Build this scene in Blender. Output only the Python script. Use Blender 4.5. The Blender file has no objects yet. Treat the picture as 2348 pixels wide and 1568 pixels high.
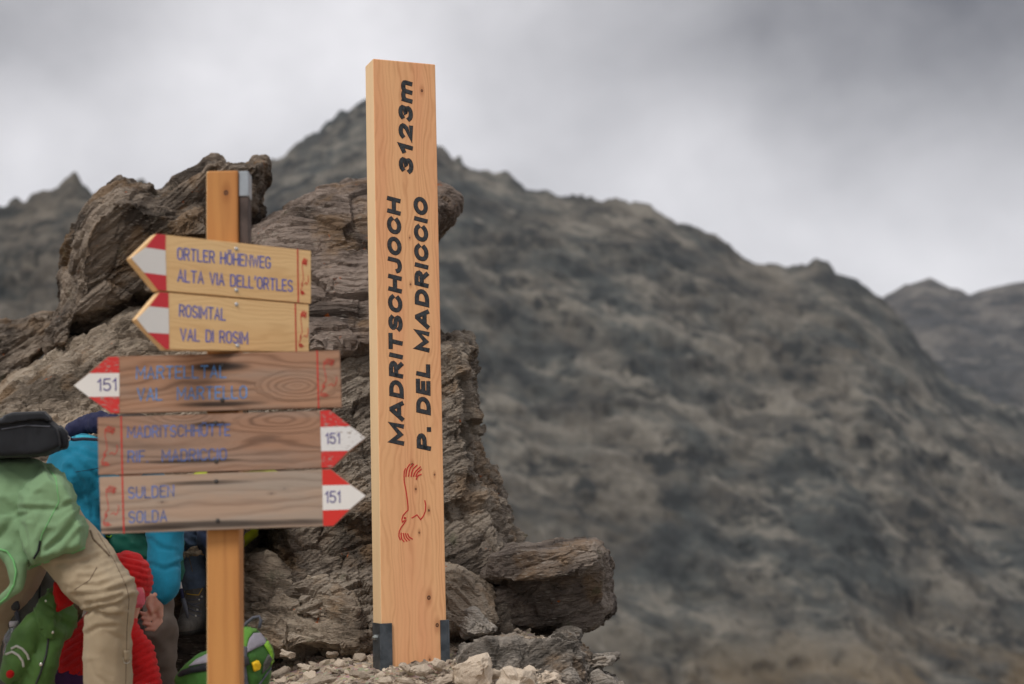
import bpy, bmesh, math, random
import numpy as np
from mathutils import Vector, Matrix, Euler

S = bpy.context.scene
COL = S.collection
R = math.radians

# ------------------------------------------------------------------ camera, light, exposure
VW, VH = 2347.0, 1568.0
LENS = 55.0
F = LENS / 36.0 * VW
PITCH, ROLL = R(7.0), R(1.45)
up0 = Vector((0, -math.sin(PITCH), math.cos(PITCH)))
FWD = Vector((0, math.cos(PITCH), math.sin(PITCH)))
X0 = Vector((1, 0, 0))
RIGHT = X0 * math.cos(ROLL) - up0 * math.sin(ROLL)
UP = up0 * math.cos(ROLL) + X0 * math.sin(ROLL)
cam = bpy.data.cameras.new('camera')
cam.lens = LENS; cam.sensor_width = 36; cam.clip_start = 0.05; cam.clip_end = 12000
cam.dof.use_dof = True; cam.dof.focus_distance = 6.05; cam.dof.aperture_fstop = 2.2
cam.dof.aperture_blades = 9
co = bpy.data.objects.new('camera', cam); COL.objects.link(co)
co.matrix_world = Matrix(((RIGHT.x, UP.x, -FWD.x, 0), (RIGHT.y, UP.y, -FWD.y, 0), (RIGHT.z, UP.z, -FWD.z, 0), (0, 0, 0, 1)))
S.camera = co
S.view_settings.view_transform = 'Standard'; S.view_settings.look = 'None'
S.view_settings.exposure = 0.5; S.view_settings.gamma = 1.0; S.view_settings.use_curve_mapping = False
S.cycles.max_bounces = 6; S.cycles.volume_bounces = 1; S.cycles.use_denoising = True

def ray(px, py):
    return FWD + RIGHT * ((px - VW / 2) / F) - UP * ((py - VH / 2) / F)
def at(px, py, Y):
    d = ray(px, py); return d * (Y / d.y)

SUN_EL, SUN_AZ = R(50), R(-30)      # azimuth from behind the camera, to the left
sunv = Vector((math.sin(SUN_AZ) * math.cos(SUN_EL), -math.cos(SUN_AZ) * math.cos(SUN_EL), math.sin(SUN_EL)))
sl = bpy.data.lights.new('sun', 'SUN'); sl.energy = 1.5; sl.angle = R(22); sl.color = (1.0, 0.965, 0.92)
so = bpy.data.objects.new('sun', sl); COL.objects.link(so)
so.rotation_euler = sunv.to_track_quat('Z', 'Y').to_euler()

W = bpy.data.worlds.new('World'); S.world = W; W.use_nodes = True
wt = W.node_tree; wt.nodes.clear()
def wn(t, **k):
    n = wt.nodes.new(t)
    for a, b in k.items(): setattr(n, a, b)
    return n
wout = wn('ShaderNodeOutputWorld'); bg = wn('ShaderNodeBackground'); bg.inputs[1].default_value = 0.1
wt.links.new(bg.outputs[0], wout.inputs[0])
sky = wn('ShaderNodeTexSky', sky_type='NISHITA', sun_disc=False)
sky.sun_elevation = SUN_EL; sky.sun_rotation = math.atan2(sunv.x, sunv.y)
tc = wn('ShaderNodeTexCoord')
mp = wn('ShaderNodeMapping'); wt.links.new(tc.outputs['Generated'], mp.inputs[0])
mp.inputs['Scale'].default_value = (1, 1, 1.25); mp.inputs['Rotation'].default_value = (0, R(22), 0)
def wnoise(scale, det, off, rough=0.5, dist=0.0):
    m = wn('ShaderNodeMapping'); wt.links.new(mp.outputs[0], m.inputs[0]); m.inputs['Location'].default_value = off
    n = wn('ShaderNodeTexNoise'); n.inputs['Scale'].default_value = scale; n.inputs['Detail'].default_value = det
    n.inputs['Roughness'].default_value = rough; n.inputs['Distortion'].default_value = dist
    wt.links.new(m.outputs[0], n.inputs['Vector']); return n.outputs['Fac']
def wmath(op, a, b=None, c=None, clamp=False):
    n = wn('ShaderNodeMath', operation=op); n.use_clamp = clamp
    for i, v in enumerate((a, b, c)):
        if v is None: continue
        if isinstance(v, (int, float)): n.inputs[i].default_value = v
        else: wt.links.new(v, n.inputs[i])
    return n.outputs[0]
def wblob(px, py, width, amp):
    """a cloud mass lying in one direction of the sky"""
    d = ray(px, py).normalized()
    v = wn('ShaderNodeVectorMath', operation='DOT_PRODUCT'); wt.links.new(tc.outputs['Generated'], v.inputs[0])
    v.inputs[1].default_value = d
    a = wmath('SUBTRACT', 1.0, v.outputs['Value'])
    e = wmath('POWER', 2.71828, wmath('MULTIPLY', a, -1.0 / (width * width / 2)))
    return wmath('MULTIPLY', e, amp)
big = wnoise(2.2, 5, (3.1, 0.4, 1.7), 0.5, 0.5)
fine = wnoise(8.0, 5, (0.4, 2.0, 5.0), 0.5, 0.2)
wisp = wnoise(26.0, 3, (4.4, 1.0, 2.0), 0.5, 0.0)
val = wmath('ADD', wmath('MULTIPLY', wmath('SUBTRACT', big, 0.5), 0.7), 0.62)
val = wmath('ADD', val, wmath('MULTIPLY', wmath('SUBTRACT', fine, 0.5), 0.50))
val = wmath('ADD', val, wmath('MULTIPLY', wmath('SUBTRACT', wisp, 0.5), 0.08))
for b_ in ((1950, -90, 0.15, -0.37), (1750, 60, 0.05, -0.06), (1330, 60, 0.07, -0.15), (2330, 130, 0.08, -0.14), (40, 60, 0.09, -0.24), (620, 150, 0.09, 0.26), (1100, 500, 0.10, 0.05), (1700, 200, 0.05, -0.06),
           (1750, 470, 0.10, 0.05), (2150, 430, 0.10, 0.12), (40, 330, 0.06, 0.12), (1550, 330, 0.04, 0.10), (2150, 620, 0.05, 0.08)):
    val = wmath('ADD', val, wblob(*b_))
val = wmath('MULTIPLY', wmath('MINIMUM', wmath('MAXIMUM', val, 0.14), 0.98), 0.75)
cc = wn('ShaderNodeCombineColor')
wt.links.new(wmath('MULTIPLY', val, 10.2), cc.inputs[0]); wt.links.new(wmath('MULTIPLY', val, 10.0), cc.inputs[1])
wt.links.new(wmath('ADD', wmath('MULTIPLY', val, 10.15), 0.05), cc.inputs[2])
mx = wn('ShaderNodeMixRGB'); mx.inputs[0].default_value = 0.94
wt.links.new(sky.outputs[0], mx.inputs[1]); wt.links.new(cc.outputs[0], mx.inputs[2]); wt.links.new(mx.outputs[0], bg.inputs[0])

# ------------------------------------------------------------------ noise in numpy
def _hash(ix, iy, iz, seed):
    h = (ix.astype(np.uint32) * np.uint32(374761393) + iy.astype(np.uint32) * np.uint32(668265263)
         + iz.astype(np.uint32) * np.uint32(2246822519) + np.uint32((seed * 3266489917) & 0xffffffff))
    h = (h ^ (h >> np.uint32(13))) * np.uint32(1274126177)
    h = (h ^ (h >> np.uint32(16))) * np.uint32(2654435761)
    h ^= h >> np.uint32(15)
    return (h & np.uint32(0xffffff)).astype(np.float64) / float(0xffffff)
def vnoise(P, seed=0):
    i = np.floor(P).astype(np.int64); f = P - i; f = f * f * f * (f * (f * 6 - 15) + 10)
    r = 0.0
    for dx in (0, 1):
        wx = f[:, 0] if dx else 1 - f[:, 0]
        for dy in (0, 1):
            wy = f[:, 1] if dy else 1 - f[:, 1]
            for dz in (0, 1):
                wz = f[:, 2] if dz else 1 - f[:, 2]
                r = r + wx * wy * wz * _hash(i[:, 0] + dx, i[:, 1] + dy, i[:, 2] + dz, seed)
    return r * 2 - 1
def fbm(P, oct=4, seed=0, gain=0.5, ridged=False):
    P = np.asarray(P, float); a = 1.0; t = 0.0; r = np.zeros(len(P))
    for k in range(oct):
        n = vnoise(P * (2.03 ** k) + 17.3 * k, seed + k * 7)
        if ridged: n = 1 - 2 * np.abs(n)
        r += a * n; t += a; a *= gain
    return r / t
def sstep(a, b, x):
    t = np.clip((x - a) / (b - a), 0, 1); return t * t * (3 - 2 * t)

# ------------------------------------------------------------------ object helpers
def link(name, me, mat=None, parent=None, loc=None):
    o = bpy.data.objects.new(name, me); COL.objects.link(o)
    if mat is not None and me is not None and hasattr(me, 'materials') and not me.materials: me.materials.append(mat)
    if loc is not None: o.location = loc
    if parent is not None: o.parent = parent
    return o
def tag(o, label=None, cat=None, group=None, kind=None):
    if label: o['label'] = label
    if cat: o['category'] = cat
    if group: o['group'] = group
    if kind: o['kind'] = kind
    return o
def empty(name, loc, rot=(0, 0, 0)):
    o = bpy.data.objects.new(name, None); COL.objects.link(o); o.location = loc; o.rotation_euler = rot
    o.empty_display_size = 0.1; return o
def mesh_np(name, V, Fc, smooth=True):
    me = bpy.data.meshes.new(name); me.from_pydata([tuple(v) for v in V], [], [tuple(f) for f in Fc]); me.update()
    if smooth: me.polygons.foreach_set('use_smooth', [True] * len(me.polygons))
    return me
def getv(me):
    a = np.empty(len(me.vertices) * 3); me.vertices.foreach_get('co', a); return a.reshape(-1, 3)
def getn(me):
    a = np.empty(len(me.vertices) * 3, np.float32); me.vertex_normals.foreach_get('vector', a); return a.reshape(-1, 3).astype(float)
def setv(me, V):
    me.vertices.foreach_set('co', np.asarray(V, np.float32).ravel()); me.update()
def bake(me, mods):
    """run modifiers over a mesh and return the result as a new mesh"""
    o = bpy.data.objects.new('tmp', me); COL.objects.link(o)
    for typ, kw in mods:
        m = o.modifiers.new(typ, typ)
        for k, v in kw.items(): setattr(m, k, v)
    dg = bpy.context.evaluated_depsgraph_get(); dg.update()
    r = bpy.data.meshes.new_from_object(o.evaluated_get(dg))
    bpy.data.objects.remove(o); return r
def shift(me, loc):
    V = getv(me) - np.array(loc); setv(me, V); return me
def bm_mesh(name, bm, smooth=False):
    me = bpy.data.meshes.new(name); bmesh.ops.recalc_face_normals(bm, faces=bm.faces); bm.to_mesh(me); bm.free()
    if smooth: me.polygons.foreach_set('use_smooth', [True] * len(me.polygons))
    return me
def bm_box(bm, x0, x1, y0, y1, z0, z1, bev=0.0, mat=None):
    r = bmesh.ops.create_cube(bm, size=1.0); vs = r['verts']
    for v in vs:
        v.co = Vector(((x0 + x1) / 2 + v.co.x * (x1 - x0), (y0 + y1) / 2 + v.co.y * (y1 - y0), (z0 + z1) / 2 + v.co.z * (z1 - z0)))
    if bev:
        es = list({e for v in vs for e in v.link_edges})
        bmesh.ops.bevel(bm, geom=es, offset=bev, segments=2, affect='EDGES', profile=0.5)
    return vs
def bm_tube(bm, pts, rad, n=8, cap=True, flat=None):
    """round tube through points; rad is a number or a list"""
    pts = [Vector(p) for p in pts]; rings = []
    prev = None
    for i, p in enumerate(pts):
        d = (pts[min(i + 1, len(pts) - 1)] - pts[max(i - 1, 0)]).normalized()
        if prev is None:
            u = d.orthogonal().normalized()
        else:
            u = (prev - d * prev.dot(d)).normalized()
        prev = u; v = d.cross(u); r = rad[i] if isinstance(rad, (list, tuple)) else rad
        rings.append([bm.verts.new(p + (u * math.cos(2 * math.pi * k / n) + v * math.sin(2 * math.pi * k / n)) * r) for k in range(n)])
    for a, b in zip(rings, rings[1:]):
        for k in range(n): bm.faces.new((a[k], a[(k + 1) % n], b[(k + 1) % n], b[k]))
    if cap: bm.faces.new(rings[0][::-1]); bm.faces.new(rings[-1])
    return rings

# ------------------------------------------------------------------ node helper for materials
class NT:
    def __init__(s, name):
        s.m = bpy.data.materials.new(name); s.m.use_nodes = True; s.t = s.m.node_tree
        s.b = s.t.nodes['Principled BSDF']; s.tc = s.t.nodes.new('ShaderNodeTexCoord'); s.co = s.tc.outputs['Object']
    def n(s, typ, **k):
        n = s.t.nodes.new(typ)
        for a, b in k.items(): setattr(n, a, b)
        return n
    def put(s, sock, v):
        if v is None: return
        if isinstance(v, (int, float)): sock.default_value = v
        elif isinstance(v, (tuple, list, Vector)):
            sock.default_value = (tuple(v) + (1.0,))[:4] if sock.type == 'RGBA' else tuple(v)[:3]
        else: s.t.links.new(v, sock)
    def map(s, scale=(1, 1, 1), rot=(0, 0, 0), loc=(0, 0, 0), v=None):
        n = s.n('ShaderNodeMapping'); s.put(n.inputs[0], v or s.co)
        n.inputs['Scale'].default_value = scale; n.inputs['Rotation'].default_value = rot; n.inputs['Location'].default_value = loc
        return n.outputs[0]
    def noise(s, v, scale, det=3, rough=0.5, dist=0.0, col=False):
        n = s.n('ShaderNodeTexNoise'); s.put(n.inputs['Vector'], v); n.inputs['Scale'].default_value = scale
        n.inputs['Detail'].default_value = det; n.inputs['Roughness'].default_value = rough; n.inputs['Distortion'].default_value = dist
        return n.outputs['Color' if col else 'Fac']
    def vor(s, v, scale, feat='F1', rnd=1.0, out='Distance'):
        n = s.n('ShaderNodeTexVoronoi', feature=feat); s.put(n.inputs['Vector'], v); n.inputs['Scale'].default_value = scale
        n.inputs['Randomness'].default_value = rnd; return n.outputs[out]
    def math(s, op, a, b=None, c=None, clamp=False):
        n = s.n('ShaderNodeMath', operation=op); n.use_clamp = clamp
        for i, v in enumerate((a, b, c)): s.put(n.inputs[i], v)
        return n.outputs[0]
    def rng(s, v, a, b, c=0.0, d=1.0, smooth=True):
        n = s.n('ShaderNodeMapRange', interpolation_type='SMOOTHSTEP' if smooth else 'LINEAR')
        s.put(n.inputs[0], v)
        for i, x in enumerate((a, b, c, d)): n.inputs[i + 1].default_value = x
        return n.outputs[0]
    def mix(s, f, a, b, mode='MIX'):
        n = s.n('ShaderNodeMixRGB', blend_type=mode); s.put(n.inputs[0], f); s.put(n.inputs[1], a); s.put(n.inputs[2], b)
        return n.outputs[0]
    def ramp(s, f, stops):
        n = s.n('ShaderNodeValToRGB'); s.put(n.inputs[0], f); e = n.color_ramp.elements
        while len(e) < len(stops): e.new(0.5)
        for el, (p, c) in zip(e, stops): el.position = p; el.color = (*c, 1)
        return n.outputs[0]
    def sep(s, v=None):
        n = s.n('ShaderNodeSeparateXYZ'); s.put(n.inputs[0], v or s.co); return n.outputs
    def comb(s, x, y, z):
        n = s.n('ShaderNodeCombineXYZ')
        for i, v in enumerate((x, y, z)): s.put(n.inputs[i], v)
        return n.outputs[0]
    def bump(s, h, strength=0.5, dist=0.01, prev=None):
        n = s.n('ShaderNodeBump'); n.inputs['Strength'].default_value = strength; n.inputs['Distance'].default_value = dist
        s.put(n.inputs['Height'], h)
        if prev is not None: s.put(n.inputs['Normal'], prev)
        return n.outputs[0]
    def end(s, col, rough=0.8, nor=None, spec=0.3, metal=0.0, **k):
        s.put(s.b.inputs['Base Color'], col); s.put(s.b.inputs['Roughness'], rough)
        s.put(s.b.inputs['Specular IOR Level'], spec); s.put(s.b.inputs['Metallic'], metal)
        if nor is not None: s.put(s.b.inputs['Normal'], nor)
        for a, b in k.items(): s.put(s.b.inputs[a], b)
        return s.m

# ------------------------------------------------------------------ rock materials
def rock_mat(name, dark, mid, light, strike=(0, 0, 0), lichen=0.0, offs=0.0, seams=1.0, pale=0.5):
    m = NT(name)
    warp = m.noise(m.map(loc=(offs, offs, 0)), 2.3, 3, 0.5, col=True)
    v0 = m.mix(0.07, m.co, warp, 'ADD')
    vs = m.map(scale=(1, 1, 7), rot=strike, v=v0, loc=(offs, 0, 0))         # foliation runs along x, y of the turned frame
    lay = m.noise(vs, 5.0, 6, 0.62)
    lay2 = m.noise(vs, 22.0, 5, 0.6)
    patch = m.noise(m.map(loc=(offs, 3, 1)), 2.6, 6, 0.62)
    grit = m.noise(m.co, 120.0, 3, 0.7)
    f = m.math('ADD', m.math('MULTIPLY', lay, 0.45), m.math('ADD', m.math('MULTIPLY', lay2, 0.40), m.math('MULTIPLY', grit, 0.15)))
    c = m.ramp(f, [(0.36, dark), (0.455, mid), (0.545, mid), (0.64, light)])
    c2 = m.mix(m.rng(patch, 0.42, 0.64), c, m.mix(0.6, c, light))
    c3 = m.mix(m.rng(patch, 0.49, 0.36, 0, 0.8), c2, (dark[0] * 1.1, dark[1] * 1.05, dark[2]))
    rust = m.noise(m.map(loc=(7 + offs, 1, 4)), 3.4, 5, 0.6)
    c4 = m.mix(m.rng(rust, 0.52, 0.66, 0, 0.6), c3, m.mix(0.5, (0.22, 0.13, 0.062), m.mix(0.7, c3, (0.26, 0.155, 0.07))))
    # pale flakes lying in the foliation
    fl = m.vor(m.map(scale=(1, 1, 4.5), rot=strike, v=v0), 24.0)
    flm = m.math('MULTIPLY', m.rng(fl, 0.34, 0.18), m.rng(m.noise(m.map(loc=(2, 9, offs)), 7.0, 3), 0.46, 0.60))
    c5 = m.mix(m.math('MULTIPLY', flm, pale), c4, (0.42, 0.37, 0.31))
    if lichen:
        li = m.noise(m.map(loc=(1, 5 + offs, 2)), 9.0, 4, 0.7)
        c5 = m.mix(m.rng(li, 0.70 - 0.045 * lichen, 0.72), c5, (0.42, 0.10, 0.015))
        lg = m.noise(m.map(loc=(8, 5 + offs, 2)), 7.0, 5, 0.7)
        c5 = m.mix(m.rng(lg, 0.60, 0.72, 0, 0.5), c5, (0.10, 0.11, 0.06))
    h = m.math('ADD', m.math('MULTIPLY', lay2, 0.7), m.math('MULTIPLY', grit, 0.35))
    h = m.math('ADD', h, m.math('MULTIPLY', m.noise(vs, 60.0, 4, 0.6), 0.45))
    nb = m.bump(h, 0.9, 0.016)
    nb = m.bump(lay, 0.7, 0.04, nb)
    return m.end(c5, 0.82, nb, 0.25)
M = {}
M['schist'] = rock_mat('schist_brown', (0.050, 0.041, 0.033), (0.165, 0.132, 0.102), (0.42, 0.355, 0.28), (0, R(24), 0), 0.4)
M['schist_boulder'] = rock_mat('schist_boulder', (0.042, 0.034, 0.028), (0.155, 0.122, 0.094), (0.40, 0.32, 0.245), (0, R(52), 0), 0.9, 2.0)
M['schist_slab'] = rock_mat('schist_slab', (0.075, 0.060, 0.045), (0.25, 0.197, 0.145), (0.50, 0.415, 0.32), (0, R(36), 0), 0.5, 4.0)
M['schist_round'] = rock_mat('schist_round', (0.055, 0.043, 0.036), (0.175, 0.133, 0.107), (0.36, 0.285, 0.235), (0, R(10), 0), 1.2, 6.0)
M['schist_grey'] = rock_mat('schist_grey', (0.055, 0.049, 0.042), (0.19, 0.165, 0.138), (0.54, 0.48, 0.41), (0, R(16), 0), 0.0, 8.0)
M['schist_dark'] = rock_mat('schist_dark', (0.042, 0.034, 0.029), (0.15, 0.118, 0.095), (0.36, 0.30, 0.245), (0, R(13), 0), 0.2, 11.0)

def stone_mat(name, a, b):
    m = NT(name)
    oi = m.n('ShaderNodeObjectInfo')
    n = m.noise(m.co, 30, 5, 0.65); g = m.noise(m.co, 160, 3, 0.6)
    c = m.mix(m.rng(n, 0.3, 0.7), a, b)
    c = m.mix(m.rng(oi.outputs['Random'], 0, 1, 0.0, 0.30, False), c, (0.17, 0.145, 0.12))
    return m.end(c, 0.85, m.bump(m.math('ADD', n, m.math('MULTIPLY', g, 0.4)), 0.6, 0.006), 0.25)
M['stone_pale'] = stone_mat('stone_pale', (0.54, 0.43, 0.32), (0.76, 0.65, 0.52))
M['stone_mid'] = stone_mat('stone_mid', (0.28, 0.225, 0.17), (0.50, 0.41, 0.315))

m = NT('gravel_ground')
n1 = m.noise(m.co, 3.0, 6, 0.65); n2 = m.noise(m.co, 45.0, 4, 0.7); v1 = m.vor(m.co, 55.0, out='Color'); vd = m.vor(m.co, 55.0)
c = m.mix(m.rng(n1, 0.35, 0.65), (0.30, 0.24, 0.18), (0.58, 0.475, 0.36))
c = m.mix(0.35, c, m.mix(1.0, c, v1, 'MULTIPLY')); c = m.mix(m.rng(n2, 0.4, 0.7, 0, 0.5), c, (0.40, 0.33, 0.25))
far = m.noise(m.co, 0.02, 8, 0.6)
x_, y_, z_ = m.sep()
c = m.mix(m.rng(z_, -6, -14), c, m.mix(m.rng(far, 0.35, 0.65), (0.05, 0.05, 0.045), (0.14, 0.12, 0.095)))
M['ground'] = m.end(c, 0.9, m.bump(m.math('ADD', m.math('MULTIPLY', vd, -1.0), n2), 0.7, 0.012), 0.2)

def mountain_mat(name, cool, warm, pale, k=1.0, ochre=0.0):
    m = NT(name)
    tilt = m.map(rot=(0, R(-38), 0))                      # ribs of scree run down to the right
    a = m.noise(m.map(scale=(k, k, 0.8 * k)), 0.012, 8, 0.66, 0.3)
    b = m.noise(m.map(scale=(k, k, 1.0 * k), loc=(40, 0, 0)), 0.050, 7, 0.72, 0.2)
    rib = m.noise(m.map(scale=(0.35 * k, k, 1.5 * k), v=tilt), 0.035, 6, 0.66, 0.2)
    s_ = m.noise(m.map(scale=(k, k, 3 * k), rot=(0, R(4), 0)), 0.020, 6, 0.62)
    c = m.mix(m.rng(a, 0.40, 0.60), cool, warm)
    c = m.mix(m.rng(rib, 0.50, 0.62, 0, 0.75), c, pale)
    c = m.mix(m.rng(b, 0.53, 0.70, 0, 0.75), c, pale)
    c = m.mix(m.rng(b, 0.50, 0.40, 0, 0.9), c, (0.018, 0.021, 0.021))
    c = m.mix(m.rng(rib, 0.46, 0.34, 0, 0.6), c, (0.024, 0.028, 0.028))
    c = m.mix(m.rng(s_, 0.53, 0.64, 0, 0.4), c, pale)
    c = m.mix(m.rng(m.noise(m.map(loc=(5, 9, 3)), 0.09 * k, 3, 0.5), 0.62, 0.76, 0, 0.6), c, (0.22, 0.20, 0.17))
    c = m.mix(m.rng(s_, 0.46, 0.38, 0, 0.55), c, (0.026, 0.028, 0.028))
    if ochre:
        x_, y_, z_ = m.sep()
        w = m.math('MULTIPLY', m.rng(z_, -25, -75), m.rng(m.noise(m.map(loc=(2, 2, 2)), 0.02, 4, 0.6), 0.42, 0.6))
        c = m.mix(m.math('MULTIPLY', w, ochre), c, (0.15, 0.105, 0.055))
    return m.end(c, 0.95, None, 0.1)
M['mount'] = mountain_mat('mountain_rock', (0.056, 0.061, 0.058), (0.092, 0.082, 0.067), (0.185, 0.168, 0.138), 1.0, 0.8)
M['mount_left'] = mountain_mat('mountain_left_rock', (0.046, 0.049, 0.046), (0.086, 0.076, 0.063), (0.150, 0.132, 0.108), 2.4)
M['mount_far'] = mountain_mat('mountain_far_rock', (0.048, 0.050, 0.050), (0.080, 0.072, 0.062), (0.14, 0.128, 0.11), 0.5)
# ------------------------------------------------------------------ ground
def ground_z(x, y):
    """height of the pass: a gravelly saddle that breaks off to the right and behind the crag"""
    P = np.stack([np.asarray(x, float), np.asarray(y, float), np.zeros(np.shape(x))], 1)
    z = -0.475 + 0.10 * np.clip(y - 5.8, -3, 4) - 0.17 * sstep(-0.55, -1.3, x) * sstep(7.0, 5.6, y)
    z = z - 0.14 * sstep(5.2, 4.2, y)
    z = z + 0.03 * fbm(P * 2.0, 4, 5) + 0.012 * fbm(P * 11.0, 3, 6)
    drop = np.maximum(0, x - 0.16 - 0.05 * fbm(P * 3, 2, 9) + 0.35 * np.clip(y - 6.1, 0, 2)) + np.maximum(0, y - 9.0)
    z = z - drop * 1.9 - 0.02 * drop * drop
    left = np.maximum(0, -x - 14) + np.maximum(0, -y - 10)
    z = z - 0.35 * left
    z = np.maximum(z, -240 + 14 * fbm(P * 0.004, 5, 8))
    return z
def build_ground():
    t = np.linspace(-1, 1, 321)
    xs = -0.4 + 1.0 * np.sinh(t * 9.1) * 0.55; ys = 5.6 + 0.9 * np.sinh(t * 9.1) * 0.6
    # even spacing in the middle
    xs = np.sign(t) * (np.abs(t) * 3.2 + 0.30 * (np.exp(np.clip(np.abs(t) - 0.25, 0, 1) * 13.4) - 1)) - 0.4
    ys = np.sign(t) * (np.abs(t) * 3.2 + 0.30 * (np.exp(np.clip(np.abs(t) - 0.25, 0, 1) * 13.4) - 1)) + 5.7
    X, Y = np.meshgrid(xs, ys); x, y = X.ravel(), Y.ravel(); z = ground_z(x, y); n = len(t)
    I = np.arange(n * n).reshape(n, n)
    Fc = np.stack([I[:-1, :-1], I[:-1, 1:], I[1:, 1:], I[1:, :-1]], -1).reshape(-1, 4)
    me = mesh_np('ground', np.stack([x, y, z], 1), Fc)
    o = link('ground', me, M['ground']); tag(o, 'stony brown ground of the mountain pass', kind='structure'); return o
build_ground()
def gz(x, y): return float(ground_z(np.array([x]), np.array([y]))[0])

# ------------------------------------------------------------------ mountains
def mountain(name, ridge, D0, D1, ybot, mat, label, seed, amp, nx=520, ny=230, jag=1.0, front_shift=0.0):
    rx = np.array([p[0] for p in ridge], float); ry = np.array([p[1] for p in ridge], float)
    px = np.linspace(rx[0], rx[-1], nx); py0 = np.interp(px, rx, ry)
    kw = np.hanning(41); kw /= kw.sum(); pys = np.convolve(np.pad(py0, 20, 'edge'), kw, 'valid')
    dirs = lambda X, Y: np.array(FWD)[None] + np.array(RIGHT)[None] * ((X - VW / 2) / F)[:, None] - np.array(UP)[None] * ((Y - VH / 2) / F)[:, None]
    V = []
    ts = np.linspace(0, 1, ny)
    for t in ts:
        pt = pys + (py0 - pys) * max(0.0, 1 - t / 0.06) ** 2; py = pt + (ybot - pt) * t
        D = D0 + (D1 - D0) * (t ** 0.8)
        d = dirs(px, py); V.append(d / d[:, 1:2] * D)
    V = np.array(V)                                          # ny, nx, 3
    back = []
    for k, (dy, dz) in enumerate(((60, -22), (160, -80), (340, -230))):
        b = V[0].copy(); b[:, 1] += dy * D0 / 800; b[:, 2] += dz * D0 / 800; back.insert(0, b)
    A = np.concatenate([np.array(back), V]); rows = len(A)
    P = A.reshape(-1, 3).copy()
    s = 800.0 / D0
    fade = np.concatenate([np.full(len(back), 0.6), 0.18 + 0.82 * sstep(0, 0.09, ts)])[:, None].repeat(nx, 1).ravel()
    # gullies and buttresses run down the slope, ledges across it
    q = P * s * np.array([0.022, 0.006, 0.007])
    g = fbm(q, 5, seed, 0.55, True)
    g2 = fbm(P * s * np.array([0.03, 0.03, 0.05]), 5, seed + 9, 0.6)
    lg = fbm(P * s * np.array([0.006, 0.006, 0.09]), 4, seed + 20, 0.55, True)
    ca, sa = math.cos(R(38)), math.sin(R(38)); qx = P[:, 0] * ca - P[:, 2] * sa; qz = P[:, 0] * sa + P[:, 2] * ca
    gd = fbm(np.stack([qx * 0.006, P[:, 1] * 0.004, qz * 0.022], 1) * s, 5, seed + 40, 0.55, True)
    g3 = fbm(P * s * 0.11, 4, seed + 44, 0.6)
    dd = (g * 0.45 + gd * 0.55 + g2 * 0.60 + g3 * 0.24 + lg * 0.22) * amp * fade
    P[:, 1] -= dd; P[:, 2] += dd * 0.30 * fade * np.clip(fade * 1.4 - .42, 0, 1)
    rz = fbm(P * s * np.array([0.11, 0.02, 0.02]), 4, seed + 31, 0.6)
    top = np.concatenate([np.full(len(back), 0.5), 1 - sstep(0, 0.04, ts)])[:, None].repeat(nx, 1).ravel()
    P[:, 2] += rz * 5.6 / s * jag * top
    I = np.arange(rows * nx).reshape(rows, nx)
    Fc = np.stack([I[:-1, :-1], I[1:, :-1], I[1:, 1:], I[:-1, 1:]], -1).reshape(-1, 4)
    me = mesh_np(name, P, Fc, smooth=True)
    o = link(name, me, mat); tag(o, label, kind='structure'); return o
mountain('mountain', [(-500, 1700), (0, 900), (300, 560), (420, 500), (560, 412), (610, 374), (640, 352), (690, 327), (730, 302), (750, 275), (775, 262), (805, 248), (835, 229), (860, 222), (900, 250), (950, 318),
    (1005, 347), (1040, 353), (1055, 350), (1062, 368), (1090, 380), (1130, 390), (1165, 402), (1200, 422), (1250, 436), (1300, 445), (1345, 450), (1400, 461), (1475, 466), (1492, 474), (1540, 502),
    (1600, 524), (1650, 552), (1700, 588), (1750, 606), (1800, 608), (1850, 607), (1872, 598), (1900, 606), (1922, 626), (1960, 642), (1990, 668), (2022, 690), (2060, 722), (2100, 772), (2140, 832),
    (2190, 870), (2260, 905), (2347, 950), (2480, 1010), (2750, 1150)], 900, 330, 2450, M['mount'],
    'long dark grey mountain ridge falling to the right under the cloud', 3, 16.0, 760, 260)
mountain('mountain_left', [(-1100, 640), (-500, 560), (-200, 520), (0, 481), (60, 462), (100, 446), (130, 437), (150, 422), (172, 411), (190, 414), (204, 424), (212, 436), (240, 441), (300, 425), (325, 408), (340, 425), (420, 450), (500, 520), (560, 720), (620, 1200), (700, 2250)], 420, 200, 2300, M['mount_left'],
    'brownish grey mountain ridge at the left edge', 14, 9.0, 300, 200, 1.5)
mountain('mountain_far', [(1500, 900), (1800, 800), (1960, 730), (2030, 680), (2070, 657), (2110, 645), (2130, 636), (2160, 650), (2200, 664), (2230, 673), (2270, 662), (2300, 652), (2347, 644), (2450, 620), (2700, 640)], 2100, 1100, 1500, M['mount_far'],
    'hazy bluish mountain ridge at the far right', 25, 30.0, 240, 120, 0.5)

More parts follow.
